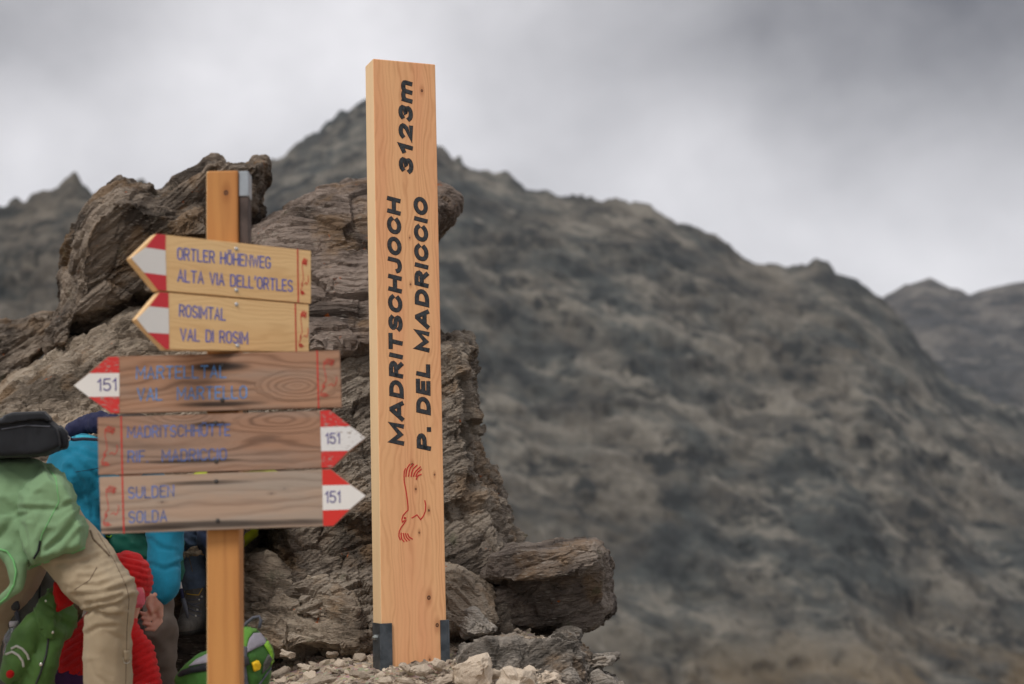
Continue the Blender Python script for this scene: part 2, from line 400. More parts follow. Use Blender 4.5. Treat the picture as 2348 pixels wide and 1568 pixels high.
# ------------------------------------------------------------------ rocks
def chunk_bm(bm, poly, Yf, Yb, inset=0.72, bulge=0.5, tilt=0.0, tiltx=0.0):
    """closed block: outline traced in the view at mid depth, own front and back faces"""
    n = len(poly); cx = sum(p[0] for p in poly) / n; cy = sum(p[1] for p in poly) / n
    Ym = Yf + (Yb - Yf) * bulge
    def ring(k, Y):
        out = []
        for (x, y) in poly:
            X_, Y_ = cx + (x - cx) * k, cy + (y - cy) * k
            yy = Y + tilt * (cy - y) / 600.0 + tiltx * (x - cx) / 600.0
            out.append(bm.verts.new(at(X_, Y_, yy)))
        return out
    r = [ring(inset, Yf), ring(0.5 + inset * 0.5, Yf + (Ym - Yf) * 0.35), ring(1.0, Ym), ring(0.94, Ym + (Yb - Ym) * 0.6), ring(inset * 0.9, Yb)]
    for a, b in zip(r, r[1:]):
        for k in range(n): bm.faces.new((a[k], b[k], b[(k + 1) % n], a[(k + 1) % n]))
    bm.faces.new(r[0]); bm.faces.new(r[-1][::-1])

def layers(P, nrm, lam, seed, blk=3.0, warp=0.5, wf=1.3):
    nrm = np.array(nrm, float); nrm /= np.linalg.norm(nrm)
    a = np.cross(nrm, [0, 1, 0.0]); a /= np.linalg.norm(a); b = np.cross(nrm, a)
    w = fbm(P * wf, 4, seed) * warp + fbm(P * wf * 5, 3, seed + 2) * warp * 0.12
    s = (P @ nrm + w * 0.25) / lam
    u = (P @ a + 0.15 * fbm(P * 2, 3, seed + 3)) / (lam * blk); v = (P @ b + 0.15 * fbm(P * 2, 3, seed + 4)) / (lam * blk)
    k = np.floor(s); f = s - k
    sh = _hash(k.astype(np.int64), np.zeros(len(k), np.int64), np.zeros(len(k), np.int64), seed + 50) * 7
    def H(kk):
        uu = u + _hash(kk.astype(np.int64), np.zeros(len(k), np.int64), np.zeros(len(k), np.int64) + 3, seed + 51) * 5
        vv = v + _hash(kk.astype(np.int64), np.zeros(len(k), np.int64), np.zeros(len(k), np.int64) + 5, seed + 52) * 5
        return _hash(kk.astype(np.int64), np.floor(uu).astype(np.int64), np.floor(vv).astype(np.int64), seed + 60) \
            * 0.6 + 0.4 * (vnoise(np.stack([kk * 3.7, uu * 1.5, vv * 1.5], 1), seed + 61) * 0.5 + 0.5)
    h = H(k); h1 = H(k + 1)
    h = h + (h1 - h) * sstep(0.86, 1.0, f)
    crack = np.exp(-((f - 0.95) / 0.06) ** 2)
    return h * 2 - 1, crack

def facets(P, scale, nrm, aniso, seed):
    """chiselled look: every cell of a stretched cell pattern is a flat face with its own tilt"""
    nrm = np.array(nrm, float); nrm /= np.linalg.norm(nrm); a = np.cross(nrm, [0, 1, 0.0]); a /= np.linalg.norm(a); b = np.cross(nrm, a)
    Q = np.stack([P @ a / aniso, P @ b / aniso * 1.3, P @ nrm * 1.0], 1) / scale
    Q = Q + 0.10 * np.stack([fbm(Q * .8 + 5 * k, 2, seed + k) for k in range(3)], 1)
    i0 = np.floor(Q).astype(np.int64); best = np.full(len(Q), 9e9); out = np.zeros(len(Q)); sec = np.full(len(Q), 9e9)
    for dx in (-1, 0, 1):
        for dy in (-1, 0, 1):
            for dz in (-1, 0, 1):
                c = i0 + (dx, dy, dz)
                hx, hy, hz, hr = (_hash(c[:, 0], c[:, 1], c[:, 2], seed + k) for k in (11, 12, 13, 14))
                D = Q - c - np.stack([hx, hy, hz], 1); d2 = (D * D).sum(1)
                tilt = (hy - .5) * D[:, 0] + (hz - .5) * D[:, 1] + (hx - .5) * D[:, 2] * 0.8
                val = 1.7 * tilt + 0.8 * (hr - .5)
                m_ = d2 < best; sec = np.where(m_, best, np.minimum(sec, d2)); best = np.where(m_, d2, best); out = np.where(m_, val, out)
    edge = sstep(0.10, 0.0, np.sqrt(sec) - np.sqrt(best))
    return out, edge

def rock(name, chunks, mat, label, seed, nrm, amp=0.05, lam=0.10, voxel=0.016, sub=1, cat='rock', group=None, parent=None, wf=1.3, crack=0.6, micro=1.0, fold=None, blk=4.8, f0=1.0):
    bm = bmesh.new()
    for c in chunks: chunk_bm(bm, *c[0:1], **c[1])
    for f_ in list(bm.faces):
        pass
    me = bm_mesh(name, bm)
    me = bake(me, [('REMESH', dict(mode='VOXEL', voxel_size=voxel)), ('SMOOTH', dict(factor=0.6, iterations=4))] + ([('SUBSURF', dict(subdivision_type='SIMPLE', levels=sub, render_levels=sub))] if sub else []))
    P = getv(me); N = getn(me)
    Q = P.copy()
    if fold is not None: Q = fold(Q)
    big, _ = layers(Q, nrm, lam * 3.1, seed, blk, 0.14, wf)
    mid, ck = layers(Q, nrm, lam, seed + 100, blk, 0.14, wf)
    sm, ck2 = layers(Q, nrm, lam * 0.34, seed + 200, blk * 1.6, 0.16, wf)
    tn, _ = layers(Q, nrm, lam * 0.13, seed + 300, blk * 2.2, 0.18, wf)
    F1, e1 = facets(Q, lam * 2.6, nrm, 2.2, seed + 400)
    F2, e2 = facets(Q, lam * 0.9, nrm, 2.6, seed + 500)
    F0, e0 = facets(Q, lam * 6.0, nrm, 1.8, seed + 600)
    cell = fbm(P * 1.6, 3, seed + 5, 0.5)
    d = amp * (f0 * F0 + 0.40 * big + 0.42 * mid + 0.26 * sm + 0.13 * tn + 0.85 * F1 + 0.42 * F2 + 0.2 * cell) - amp * crack * (0.5 * ck * (0.4 + 0.6 * sstep(-0.2, 0.4, cell)) + 0.2 * ck2 + 0.5 * e0 + 0.4 * e1 + 0.15 * e2)
    d += amp * 0.09 * micro * fbm(P * 30, 3, seed + 8, 0.6)
    P2 = P + N * d[:, None]
    P2 += 0.15 * amp * np.stack([fbm(P * 5 + 3, 3, seed + 21), np.zeros(len(P)), fbm(P * 5 + 8, 3, seed + 22)], 1)
    base = np.array([P2[:, 0].mean(), P2[:, 1].mean(), P2[:, 2].min()])
    setv(me, P2 - base)
    me.polygons.foreach_set('use_smooth', [False] * len(me.polygons))
    o = link(name, me, mat, parent, base); tag(o, label, cat, group); return o
C = lambda poly, **k: (poly, k)

rock('boulder', [
    C([(118, 790), (128, 735), (142, 700), (138, 640), (148, 590), (160, 540), (178, 500), (205, 462), (235, 440), (262, 420), (285, 411), (318, 420), (348, 424), (354, 442), (376, 446), (430, 470), (490, 520), (480, 600), (420, 680), (345, 720), (290, 745), (190, 780)], Yf=7.55, Yb=8.7, inset=0.70, tilt=-0.35, tiltx=0.3),
    C([(330, 470), (372, 438), (395, 415), (425, 394), (460, 380), (468, 366), (502, 356), (522, 368), (552, 372), (614, 360), (618, 386), (608, 430), (596, 470), (598, 492), (582, 520), (566, 548), (520, 640), (400, 640), (340, 560)], Yf=7.75, Yb=8.6, inset=0.86, tilt=-0.3, tiltx=-0.1),
    C([(372, 525), (398, 495), (430, 470), (470, 463), (500, 485), (510, 560), (420, 565), (372, 560)], Yf=7.5, Yb=8.2, inset=0.6),
    C([(112, 800), (130, 735), (170, 720), (165, 790), (140, 805)], Yf=7.6, Yb=8.2, inset=0.6),
    ], M['schist_boulder'], 'big dark leaning boulder with orange lichen on its top behind the signpost head', 11, (-0.62, 0.15, 0.75), 0.043, 0.085, 0.015, wf=0.9, blk=6.0, f0=0.75)
rock('rock_slab', [
    C([(-160, 1000), (-60, 930), (0, 892), (60, 840), (120, 800), (200, 757), (270, 708), (335, 676), (430, 700), (560, 720), (720, 760), (760, 900), (740, 1100), (560, 1330), (200, 1420), (-160, 1420)], Yf=6.9, Yb=8.6, inset=0.80, tilt=1.4, bulge=0.55)],
    M['schist_slab'], 'long light brown rock slab slanting up from the left edge below the dark boulder', 21, (-0.55, -0.1, 0.8), 0.048, 0.07, 0.018, wf=1.0)
rock('rock', [
    C([(-160, 745), (0, 730), (50, 726), (100, 703), (145, 697), (160, 730), (130, 800), (60, 870), (0, 920), (-160, 980)], Yf=8.3, Yb=9.3, inset=0.7, tilt=0.5)],
    M['schist_boulder'], 'low dark rock at the left edge left of the leaning boulder', 31, (-0.5, 0.1, 0.8), 0.05, 0.09, 0.02)
rock('rock', [
    C([(545, 560), (600, 520), (650, 492), (690, 464), (740, 441), (800, 426), (845, 420), (920, 419), (990, 424), (1030, 436), (1052, 458), (1046, 482), (1020, 512), (995, 535), (985, 600), (985, 800), (700, 860), (560, 760)], Yf=7.3, Yb=8.7, inset=0.80, tilt=1.0)],
    M['schist_round'], 'rounded reddish brown rock with a blunt tip showing right of the tall post', 41, (0.05, 0.3, 0.95), 0.042, 0.10, 0.016, wf=1.2)
rock('rock_crag', [
    C([(640, 760), (700, 706), (770, 700), (840, 708), (900, 735), (960, 765), (1020, 782), (1050, 771), (1083, 775), (1090, 800), (1080, 835), (1084, 870), (1096, 930), (1090, 1010), (1108, 1060), (1100, 1200), (900, 1300), (640, 1200), (560, 960)], Yf=6.9, Yb=8.2, inset=0.80, tilt=0.7, tiltx=0.45),
    C([(700, 1000), (1000, 960), (1098, 985), (1112, 1050), (1130, 1090), (1152, 1135), (1165, 1185), (1182, 1230), (1200, 1300), (1205, 1400), (1190, 1490), (900, 1500), (620, 1460), (560, 1200)], Yf=6.6, Yb=7.9, inset=0.80, tilt=0.8, tiltx=0.35),
    ], M['schist'], 'tall layered brown crag behind the tall post with a ragged right edge', 51, (-0.28, -0.25, 0.93), 0.044, 0.060, 0.014, wf=1.0, blk=5.0, f0=1.0)
rock('rock', [
    C([(1090, 1330), (1110, 1275), (1180, 1252), (1240, 1252), (1300, 1248), (1372, 1240), (1394, 1262), (1392, 1290), (1330, 1315), (1250, 1330), (1170, 1345)], Yf=6.35, Yb=7.3, inset=0.86, tilt=0.5),
    C([(1100, 1350), (1250, 1322), (1330, 1300), (1394, 1282), (1390, 1330), (1402, 1392), (1378, 1432), (1338, 1468), (1290, 1460), (1110, 1470)], Yf=6.50, Yb=7.3, inset=0.82, tilt=-0.4, tiltx=0.35),
    ], M['schist_dark'], 'overhanging dark brown block jutting out to the right beyond the crag', 61, (-0.22, -0.1, 0.97), 0.030, 0.075, 0.013)
rock('rock', [
    C([(500, 1330), (548, 1268), (580, 1254), (618, 1262), (650, 1300), (700, 1316), (750, 1322), (800, 1370), (848, 1420), (870, 1470), (850, 1500), (700, 1500), (500, 1520)], Yf=6.15, Yb=7.1, inset=0.80, tilt=0.9)],
    M['schist_slab'], 'tilted banded brown rock low between the signpost and the tall post', 71, (0.30, -0.2, 0.93), 0.042, 0.06, 0.013)
rock('rock', [
    C([(380, 1400), (400, 1375), (470, 1360), (520, 1380), (540, 1440), (520, 1530), (400, 1560), (360, 1500)], Yf=6.2, Yb=6.9, inset=0.8, tilt=0.8)],
    M['schist_dark'], 'low brown rock under the hiking boot beside the signpost', 76, (0.1, -0.2, 0.95), 0.03, 0.05, 0.014)
rock('rock', [
    C([(1000, 1330), (1010, 1290), (1050, 1280), (1090, 1310), (1120, 1360), (1140, 1420), (1130, 1450), (1000, 1480)], Yf=6.2, Yb=6.8, inset=0.7, tilt=0.7)],
    M['schist_slab'], 'small upright brown rock close right of the tall post foot', 81, (0.5, -0.2, 0.8), 0.035, 0.05, 0.011)
rock('rock', [
    C([(1050, 1425), (1062, 1402), (1085, 1400), (1110, 1415), (1140, 1440), (1130, 1455), (1060, 1460)], Yf=6.0, Yb=6.3, inset=0.7, tilt=0.6)],
    M['schist_grey'], 'little greyish flaky rock just right of the post foot bracket', 84, (0.4, -0.2, 0.9), 0.022, 0.03, 0.008)
rock('rock', [
    C([(1030, 1520), (1045, 1490), (1100, 1470), (1160, 1458), (1225, 1462), (1260, 1470), (1300, 1447), (1325, 1450), (1335, 1480), (1350, 1505), (1352, 1560), (1330, 1640), (1150, 1640), (1060, 1560)], Yf=5.75, Yb=6.7, inset=0.72, tilt=0.9),
    ], M['schist_grey'], 'pale grey layered rock lying right of the tall post foot', 91, (-0.32, -0.15, 0.93), 0.036, 0.05, 0.011, blk=4)
rock('rock', [
    C([(1325, 1512), (1360, 1502), (1418, 1500), (1420, 1508), (1392, 1528), (1350, 1538), (1325, 1535)], Yf=6.1, Yb=6.5, inset=0.75),
    C([(1342, 1545), (1362, 1530), (1400, 1548), (1445, 1580), (1500, 1640), (1340, 1640)], Yf=5.95, Yb=6.6, inset=0.7, tilt=0.6)],
    M['schist_grey'], 'thin grey rock ledges stepping down at the right end of the ground', 95, (-0.2, -0.1, 0.95), 0.022, 0.035, 0.009)
# hidden foundation that carries the crag out over the drop
rock('rock', [
    C([(560, 1480), (900, 1450), (1180, 1440), (1330, 1460), (1400, 1620), (1380, 2100), (900, 2400), (500, 2100)], Yf=6.2, Yb=8.2, inset=0.85, tilt=0.8)],
    M['schist'], 'broad brown base rock under the crag at the edge of the drop', 99, (-0.2, -0.2, 0.95), 0.04, 0.07, 0.03, sub=0)

# ------------------------------------------------------------------ loose stones
def stone_mesh(name, seed, flat):
    rng = random.Random(seed); bm = bmesh.new()
    n = rng.randint(4, 6); r0 = [rng.uniform(0.5, 1.05) for _ in range(n)]; e = rng.uniform(0.55, 0.9)
    for z, k in ((-1, rng.uniform(.7, .95)), (1, rng.uniform(.6, .9)), (rng.uniform(-.3, .3), 1.0)):
        for i in range(n):
            a = 2 * math.pi * (i + rng.uniform(-.25, .25)) / n
            bm.verts.new((math.cos(a) * r0[i] * k, math.sin(a) * r0[i] * k * e, z * flat + rng.uniform(-.3, .3) * flat + 0.12 * math.cos(a) * flat))
    r = bmesh.ops.convex_hull(bm, input=bm.verts)
    for v in [v for v in bm.verts if not v.link_faces]: bm.verts.remove(v)
    bmesh.ops.bevel(bm, geom=list(bm.edges), offset=0.014, segments=1, affect='EDGES')
    return bm_mesh(name, bm)
pale = [stone_mesh('stone', s, f) for s, f in ((1, .12), (2, .16), (3, .09), (4, .22), (5, .13), (6, .18), (7, .14))]
for me in pale: me.materials.append(M['stone_pale'])
midm = [me.copy() for me in pale]
for me in midm: me.materials.clear(); me.materials.append(M['stone_mid'])
rng = random.Random(77)
_ys = np.arange(4.6, 7.8, 0.008)
def ground_hit(px, py):
    d = ray(px, py); k = _ys / d.y; x = d.x * k; z = d.z * k
    h = np.nonzero(z <= ground_z(x, _ys))[0]
    return Vector((x[h[0]], _ys[h[0]], z[h[0]])) if len(h) else None
placed = []
tries = 0
while len(placed) < 285 and tries < 6000:
    tries += 1
    x = rng.uniform(560, 1300) if rng.random() < .8 else rng.uniform(390, 700); y = rng.uniform(1395, 1575)
    p = ground_hit(x, y)
    if p is None or p.y > 7.2: continue
    near = sstep(1400, 1540, np.array([y]))[0]
    s = rng.uniform(0.010, 0.034) * (1.0 + 1.1 * near * rng.random() ** 2)
    if any((p.x - q[0]) ** 2 + (p.y - q[1]) ** 2 < (s + q[2]) ** 2 * 0.55 for q in placed): continue
    placed.append((p.x, p.y, s))
    if abs(p.x + 0.33) < 0.20 and 5.70 < p.y < 5.92: continue
    isp = rng.random() < 0.5 + 0.42 * near
    o = link('stone', (pale if isp else midm)[rng.randrange(7)])
    o.location = (p.x, p.y, gz(p.x, p.y) + s * 0.26); o.scale = (s, s, s * rng.uniform(.7, 1.3))
    o.rotation_euler = (rng.uniform(-.4, .75), rng.uniform(-.6, .6), rng.uniform(0, 6.3))
    side = 'left of the tall post' if x < 850 else ('right of the tall post' if x > 1025 else 'at the foot of the tall post')
    if x < 700: side = 'beside and behind the green backpack'
    far_ = 'back among the rocks' if y < 1460 else 'in front'
    col_ = 'pale' if isp else 'brownish'
    tag(o, 'small %s flat stone %s, %s' % (col_, side.replace('beside and behind', 'near'), far_), 'stone', '%s stones %s, %s' % (col_, side, far_))
def gravel():
    rng = np.random.default_rng(4); V = []; Fc = []; n = 0
    base = []
    for s in range(6):
        me = stone_mesh('g', 20 + s, 0.35); 
        bm = bmesh.new(); bm.from_mesh(me); bmesh.ops.dissolve_limit(bm, angle_limit=0.9, verts=bm.verts, edges=bm.edges); bmesh.ops.triangulate(bm, faces=bm.faces)
        base.append((np.array([v.co[:] for v in bm.verts]), [[v.index for v in f.verts] for f in bm.faces])); bm.free()
    N = 17000
    x = rng.uniform(-1.35, 0.62, N); y = rng.uniform(4.9, 7.0, N)
    dens = fbm(np.stack([x * 3, y * 3, x * 0], 1), 3, 3); keep = (dens > -0.25) | (rng.random(N) < .4); x, y = x[keep], y[keep]
    z = ground_z(x, y)
    for i in range(len(x)):
        b, f = base[i % 6]; s = 0.004 + 0.016 * rng.random() ** 2.0; a = rng.uniform(0, 6.28); ca, sa = math.cos(a), math.sin(a)
        T = np.array([[ca, -sa, 0], [sa, ca, 0], [rng.uniform(-.4, .4), rng.uniform(-.4, .4), 1]])
        V.append(b @ T.T * s + np.array([x[i], y[i], z[i] + s * 0.15])); Fc += [[j + n for j in q] for q in f]; n += len(b)
    o = link('gravel', mesh_np('gravel', np.concatenate(V), Fc, False), M['gravel'])
    tag(o, 'pale stone chips and gravel covering the ground of the pass', kind='stuff')
mg = NT('gravel_chips')
gi = mg.vor(mg.co, 38.0, out='Color'); 
M['gravel'] = mg.end(mg.mix(mg.rng(mg.sep(gi)[0], 0, 1, 0, 1, False), (0.20, 0.16, 0.125), (0.60, 0.50, 0.39)), 0.9, None, 0.2)
gravel()
# larger named stones at the foot of the tall post
def named_stone(px, py, w, h, seed, flat, mat, label, rot=(0, 0, 0), dY=0.0, Y=5.6):
    me = stone_mesh('stone', seed, flat)
    bm = bmesh.new(); bm.from_mesh(me); bmesh.ops.subdivide_edges(bm, edges=bm.edges, cuts=5, use_grid_fill=True); bm.to_mesh(me); bm.free()
    V = getv(me); N = getn(me)
    la, _ = layers(V, (0.2, 0.1, 1), 0.15, seed, 5.0, .2, 1.5); fa, _ = facets(V, 0.45, (0.2, 0.1, 1), 1.8, seed)
    setv(me, V + N * (0.03 * fbm(V * 4, 4, seed) + 0.05 * la + 0.09 * fa)[:, None])
    me.materials.append(mat); o = link('stone', me)
    p = at(px, py, Y); s = w / 2 / (F / Y)
    o.location = (p.x, p.y, p.z); o.scale = (s, s, s * h); o.rotation_euler = rot
    tag(o, label, 'stone'); return o
named_stone(1082, 1545, 150, 1, 131, .42, M['stone_pale'], 'large pale beige stone right of the post foot', (0.1, -0.15, 0.4), Y=5.45)
named_stone(1180, 1572, 190, 1, 132, .34, M['stone_pale'], 'large pale pinkish stone at the bottom edge below the grey layered rock', (0.1, .25, 1.2), Y=5.3)
named_stone(1085, 1528, 76, 1, 133, .3, M['stone_pale'], 'flat pale stone leaning on the large beige stone', (0.3, -.5, 2.2), Y=5.66)
named_stone(965, 1536, 62, 1, 134, .3, M['stone_pale'], 'upright pale stone in front of the tall post base', (0.9, .1, 0.3), Y=5.62)
named_stone(930, 1530, 52, 1, 135, .2, M['stone_pale'], 'thin tilted pale flake against the left half of the post base', (0.5, .7, 0.3), Y=5.66)
named_stone(1005, 1524, 60, 1, 138, .3, M['stone_pale'], 'pale flat stone at the right bracket of the post base', (0.4, .2, 1.3), Y=5.68)
named_stone(735, 1560, 105, 1, 136, .16, M['stone_mid'], 'long dark flat stone on the gravel left of the post base', (0.1, -.1, 0.1), Y=5.45)
for i, (x, y, w) in enumerate(((820, 1545, 60), (780, 1520, 46), (700, 1530, 58), (640, 1545, 64), (880, 1560, 70), (1020, 1560, 66), (760, 1500, 40), (600, 1560, 50), (1130, 1545, 60), (1210, 1560, 70), (930, 1562, 60))):
    named_stone(x, y, w, 1, 150 + i, .22, M['stone_pale'] if i % 3 else M['stone_mid'], ['brown flat stone', 'pale flat stone', 'pale angular stone'][i % 3] + (' on the gravel %s the tall post' % ('left of' if x < 850 else 'right of' if x > 1000 else 'in front of')) + ', ' + ['far', 'nearer', 'small', 'large', 'close', 'just beside', 'second', 'low left', 'middle', 'lowest right', 'lowest'][i], (0.3 * math.sin(i), 0.4 * math.cos(i * 2), i * 1.3), Y=5.45 + (1560 - y) * .008)
named_stone(660, 1500, 70, 1, 137, .2, M['stone_pale'], 'flat light stone on the gravel right of the green backpack', (0.2, .3, 0.6), Y=5.9)
# ------------------------------------------------------------------ wood
def wood_mat(name, base, dark, axis='z', freq=60.0, knots=(), contrast=0.6, streak=0.15, rough=0.6, red=None, cath=None, stains=(), grey=None, weather=0.0, sway=0.4, off=0.0):
    """axis = grain direction in object space; the face lies in x/z"""
    m = NT(name); x, y, z = m.sep()
    A, B = (z, x) if axis == 'z' else (x, z)             # along, across
    wv = m.comb(m.math('MULTIPLY', A, 1.3), m.math('MULTIPLY', B, 5.0), m.math('ADD', m.math('MULTIPLY', y, 5.0), off))
    d1 = m.noise(wv, 1.6, 3, 0.5)
    ph = m.math('ADD', B, m.math('MULTIPLY', y, 0.7))
    ph = m.math('ADD', ph, m.math('MULTIPLY', m.math('SUBTRACT', d1, 0.5), sway * 0.12))
    kd = None; halo = None
    for (ka, kb, kr) in knots:
        da = m.math('MULTIPLY', m.math('SUBTRACT', A, ka), 0.42); db = m.math('SUBTRACT', B, kb)
        r = m.math('SQRT', m.math('ADD', m.math('MULTIPLY', da, da), m.math('MULTIPLY', db, db)))
        w = m.math('POWER', 2.718, m.math('MULTIPLY', m.math('MULTIPLY', r, r), -1.0 / (kr * 3.2) ** 2))
        sgn = m.math('MULTIPLY', m.math('TANH', m.math('MULTIPLY', db, 1.2 / kr)), kr * 1.1)
        ph = m.math('ADD', ph, m.math('MULTIPLY', w, m.math('MULTIPLY', sgn, -1.0)))
        da2 = m.math('SUBTRACT', A, ka)
        r2 = m.math('SQRT', m.math('ADD', m.math('MULTIPLY', m.math('MULTIPLY', da2, da2), 0.7), m.math('MULTIPLY', db, db)))
        k1 = m.rng(r2, kr * 0.62, kr * 0.42); 
        k2 = m.math('MULTIPLY', m.rng(r2, kr * 0.6, kr * 0.42), m.rng(r2, kr * 0.22, kr * 0.36))
        kk = m.math('ADD', m.math('MULTIPLY', k1, 0.55), m.math('MULTIPLY', k2, 0.65))
        kd = kk if kd is None else m.math('MAXIMUM', kd, kk)
        h2 = m.rng(r, kr * 1.6, kr * 0.3, 0, 0.5); halo = h2 if halo is None else m.math('MAXIMUM', halo, h2)
    for (ca, cb, ra, rb, turns) in (cath or ()):          # flame figure: nested rings round a centre
        da = m.math('DIVIDE', m.math('SUBTRACT', A, ca), ra); db = m.math('DIVIDE', m.math('SUBTRACT', B, cb), rb)
        r = m.math('SQRT', m.math('ADD', m.math('MULTIPLY', da, da), m.math('MULTIPLY', db, db)))
        r = m.math('ADD', r, m.math('MULTIPLY', m.math('SUBTRACT', m.noise(wv, 4.0, 3), 0.5), 0.5))
        w = m.rng(r, 1.0, 0.75)
        ph = m.math('ADD', m.math('MULTIPLY', ph, m.math('SUBTRACT', 1.0, w)), m.math('MULTIPLY', m.math('MULTIPLY', r, turns / freq), w))
    sn = m.math('SINE', m.math('MULTIPLY', ph, freq * 6.283))
    sn = m.math('POWER', m.math('ADD', m.math('MULTIPLY', sn, 0.5), 0.5), 1.8)
    fl = m.noise(m.comb(m.math('MULTIPLY', A, 6.0), m.math('MULTIPLY', ph, 320.0), y), 1.0, 3, 0.6)
    fl2 = m.noise(m.comb(m.math('MULTIPLY', A, 2.0), m.math('MULTIPLY', ph, 26.0), y), 1.0, 3, 0.5)
    lg = m.noise(m.comb(m.math('MULTIPLY', A, 0.8), m.math('MULTIPLY', B, 9.0), y), 1.0, 2, 0.5)
    f = m.math('ADD', m.math('MULTIPLY', sn, contrast * 0.55), m.math('MULTIPLY', m.math('SUBTRACT', fl, 0.3), contrast * 0.35))
    f = m.math('MULTIPLY', f, m.rng(fl2, 0.34, 0.66, 0.15, 1.2), clamp=True)
    c = m.mix(f, base, dark)
    if red: c = m.mix(m.rng(lg, 0.38, 0.66, 0, 0.8), c, m.mix(f, red, dark))
    if kd is not None:
        c = m.mix(halo, c, (dark[0] * .75, dark[1] * .6, dark[2] * .5)); c = m.mix(kd, c, (0.05, 0.018, 0.010))
    if grey:
        g = m.noise(m.comb(m.math('MULTIPLY', A, 1.6), m.math('MULTIPLY', B, 9.0), m.math('ADD', y, 7 + off)), 1.3, 4, 0.6)
        c = m.mix(m.rng(g, 0.38, 0.66, 0, weather), c, m.mix(f, grey, (grey[0] * .55, grey[1] * .52, grey[2] * .5)))
    for (sa, sb, ra, rb, amt) in stains:                  # dark water stains
        da = m.math('DIVIDE', m.math('SUBTRACT', A, sa), ra); db = m.math('DIVIDE', m.math('SUBTRACT', B, sb), rb)
        r = m.math('ADD', m.math('ADD', m.math('MULTIPLY', da, da), m.math('MULTIPLY', db, db)), m.math('MULTIPLY', m.math('SUBTRACT', fl2, .5), 1.3))
        c = m.mix(m.rng(r, 1.0, 0.0, 0, amt), c, (0.018, 0.012, 0.010))
    h = m.math('SUBTRACT', m.math('MULTIPLY', fl, 0.4), m.math('MULTIPLY', sn, 0.5))
    return m.end(c, rough, m.bump(h, 0.25 if not grey else 0.7, 0.002), 0.3)

def plain(name, col, rough=0.6, var=0.12, scale=30.0, spec=0.3, metal=0.0, bump=0.0, bs=200.0, **k):
    m = NT(name); n = m.noise(m.co, scale, 4, 0.6)
    c = m.mix(m.rng(n, 0.3, 0.7), tuple(v * (1 - var) for v in col), tuple(min(1, v * (1 + var)) for v in col))
    nb = m.bump(m.noise(m.co, bs, 3, 0.6), bump, 0.002) if bump else None
    return m.end(c, rough, nb, spec, metal, **k)

class Plane:
    """an upright board face: origin, heading theta (right end recedes), local x along it, z up"""
    def __init__(s, px, py, Y, theta):
        s.o = at(px, py, Y); s.x = Vector((math.cos(theta), math.sin(theta), 0)); s.n = Vector((math.sin(theta), -math.cos(theta), 0)); s.th = theta
    def uv(s, px, py):
        d = ray(px, py); t = s.o.dot(s.n) / d.dot(s.n); p = d * t - s.o
        return (p.dot(s.x), p.z)
def prism(pts, y0, y1, bev=0.0, name='prism'):
    """flat outline (x, z) given thickness in y (front is y0)"""
    bm = bmesh.new(); a = [bm.verts.new((p[0], y0, p[1])) for p in pts]; b = [bm.verts.new((p[0], y1, p[1])) for p in pts]; n = len(pts)
    bm.faces.new(a); bm.faces.new(b[::-1])
    for i in range(n): bm.faces.new((a[i], b[i], b[(i + 1) % n], a[(i + 1) % n]))
    bmesh.ops.recalc_face_normals(bm, faces=bm.faces)
    if bev: bmesh.ops.bevel(bm, geom=list(bm.edges), offset=bev, segments=2, affect='EDGES')
    return bm_mesh(name, bm)

def ribbons(polys, w, y, h=0.0008, name='strokes'):
    """engraved strokes: flat raised ribbons with mitred joints in the x/z plane, front towards -y"""
    bm = bmesh.new()
    for pi, pl in enumerate(polys):
        pts = [Vector((p[0], p[1])) for p in pl]
        pts = [p for i, p in enumerate(pts) if i == 0 or (p - pts[i - 1]).length > 1e-6]
        if len(pts) < 2: continue
        closed = (pts[0] - pts[-1]).length < 1e-5
        if closed: pts = pts[:-1]
        n = len(pts); rings = []
        for i, p in enumerate(pts):
            a = pts[i - 1] if (i > 0 or closed) else None; b = pts[(i + 1) % n] if (i < n - 1 or closed) else None
            if a is None: d = (b - p).normalized(); nn = Vector((-d.y, d.x)); m_ = nn; p = p - d * w * 0.35
            elif b is None: d = (p - a).normalized(); nn = Vector((-d.y, d.x)); m_ = nn; p = p + d * w * 0.35
            else:
                d0 = (p - a).normalized(); d1 = (b - p).normalized(); t = (d0 + d1)
                if t.length < 1e-4: t = d1
                t.normalize(); m_ = Vector((-t.y, t.x)); nn = Vector((-d1.y, d1.x)); m_ = m_ / max(0.45, m_.dot(nn))
            yy = y - h - (pi % 7) * 0.00012
            q = []
            for k, dy in ((-0.5, y + 0.0006), (-0.42, yy), (0.42, yy), (0.5, y + 0.0006)):
                v = p + m_ * (w * k); q.append(bm.verts.new((v.x, dy, v.y)))
            rings.append(q)
        prs = list(zip(rings, rings[1:])) + ([(rings[-1], rings[0])] if closed else [])
        for a, b in prs:
            for k in range(3): bm.faces.new((a[k], a[k + 1], b[k + 1], b[k]))
        if not closed:
            bm.faces.new(rings[0]); bm.faces.new(rings[-1][::-1])
    me = bpy.data.meshes.new(name); bmesh.ops.recalc_face_normals(bm, faces=bm.faces); bm.to_mesh(me); bm.free(); return me

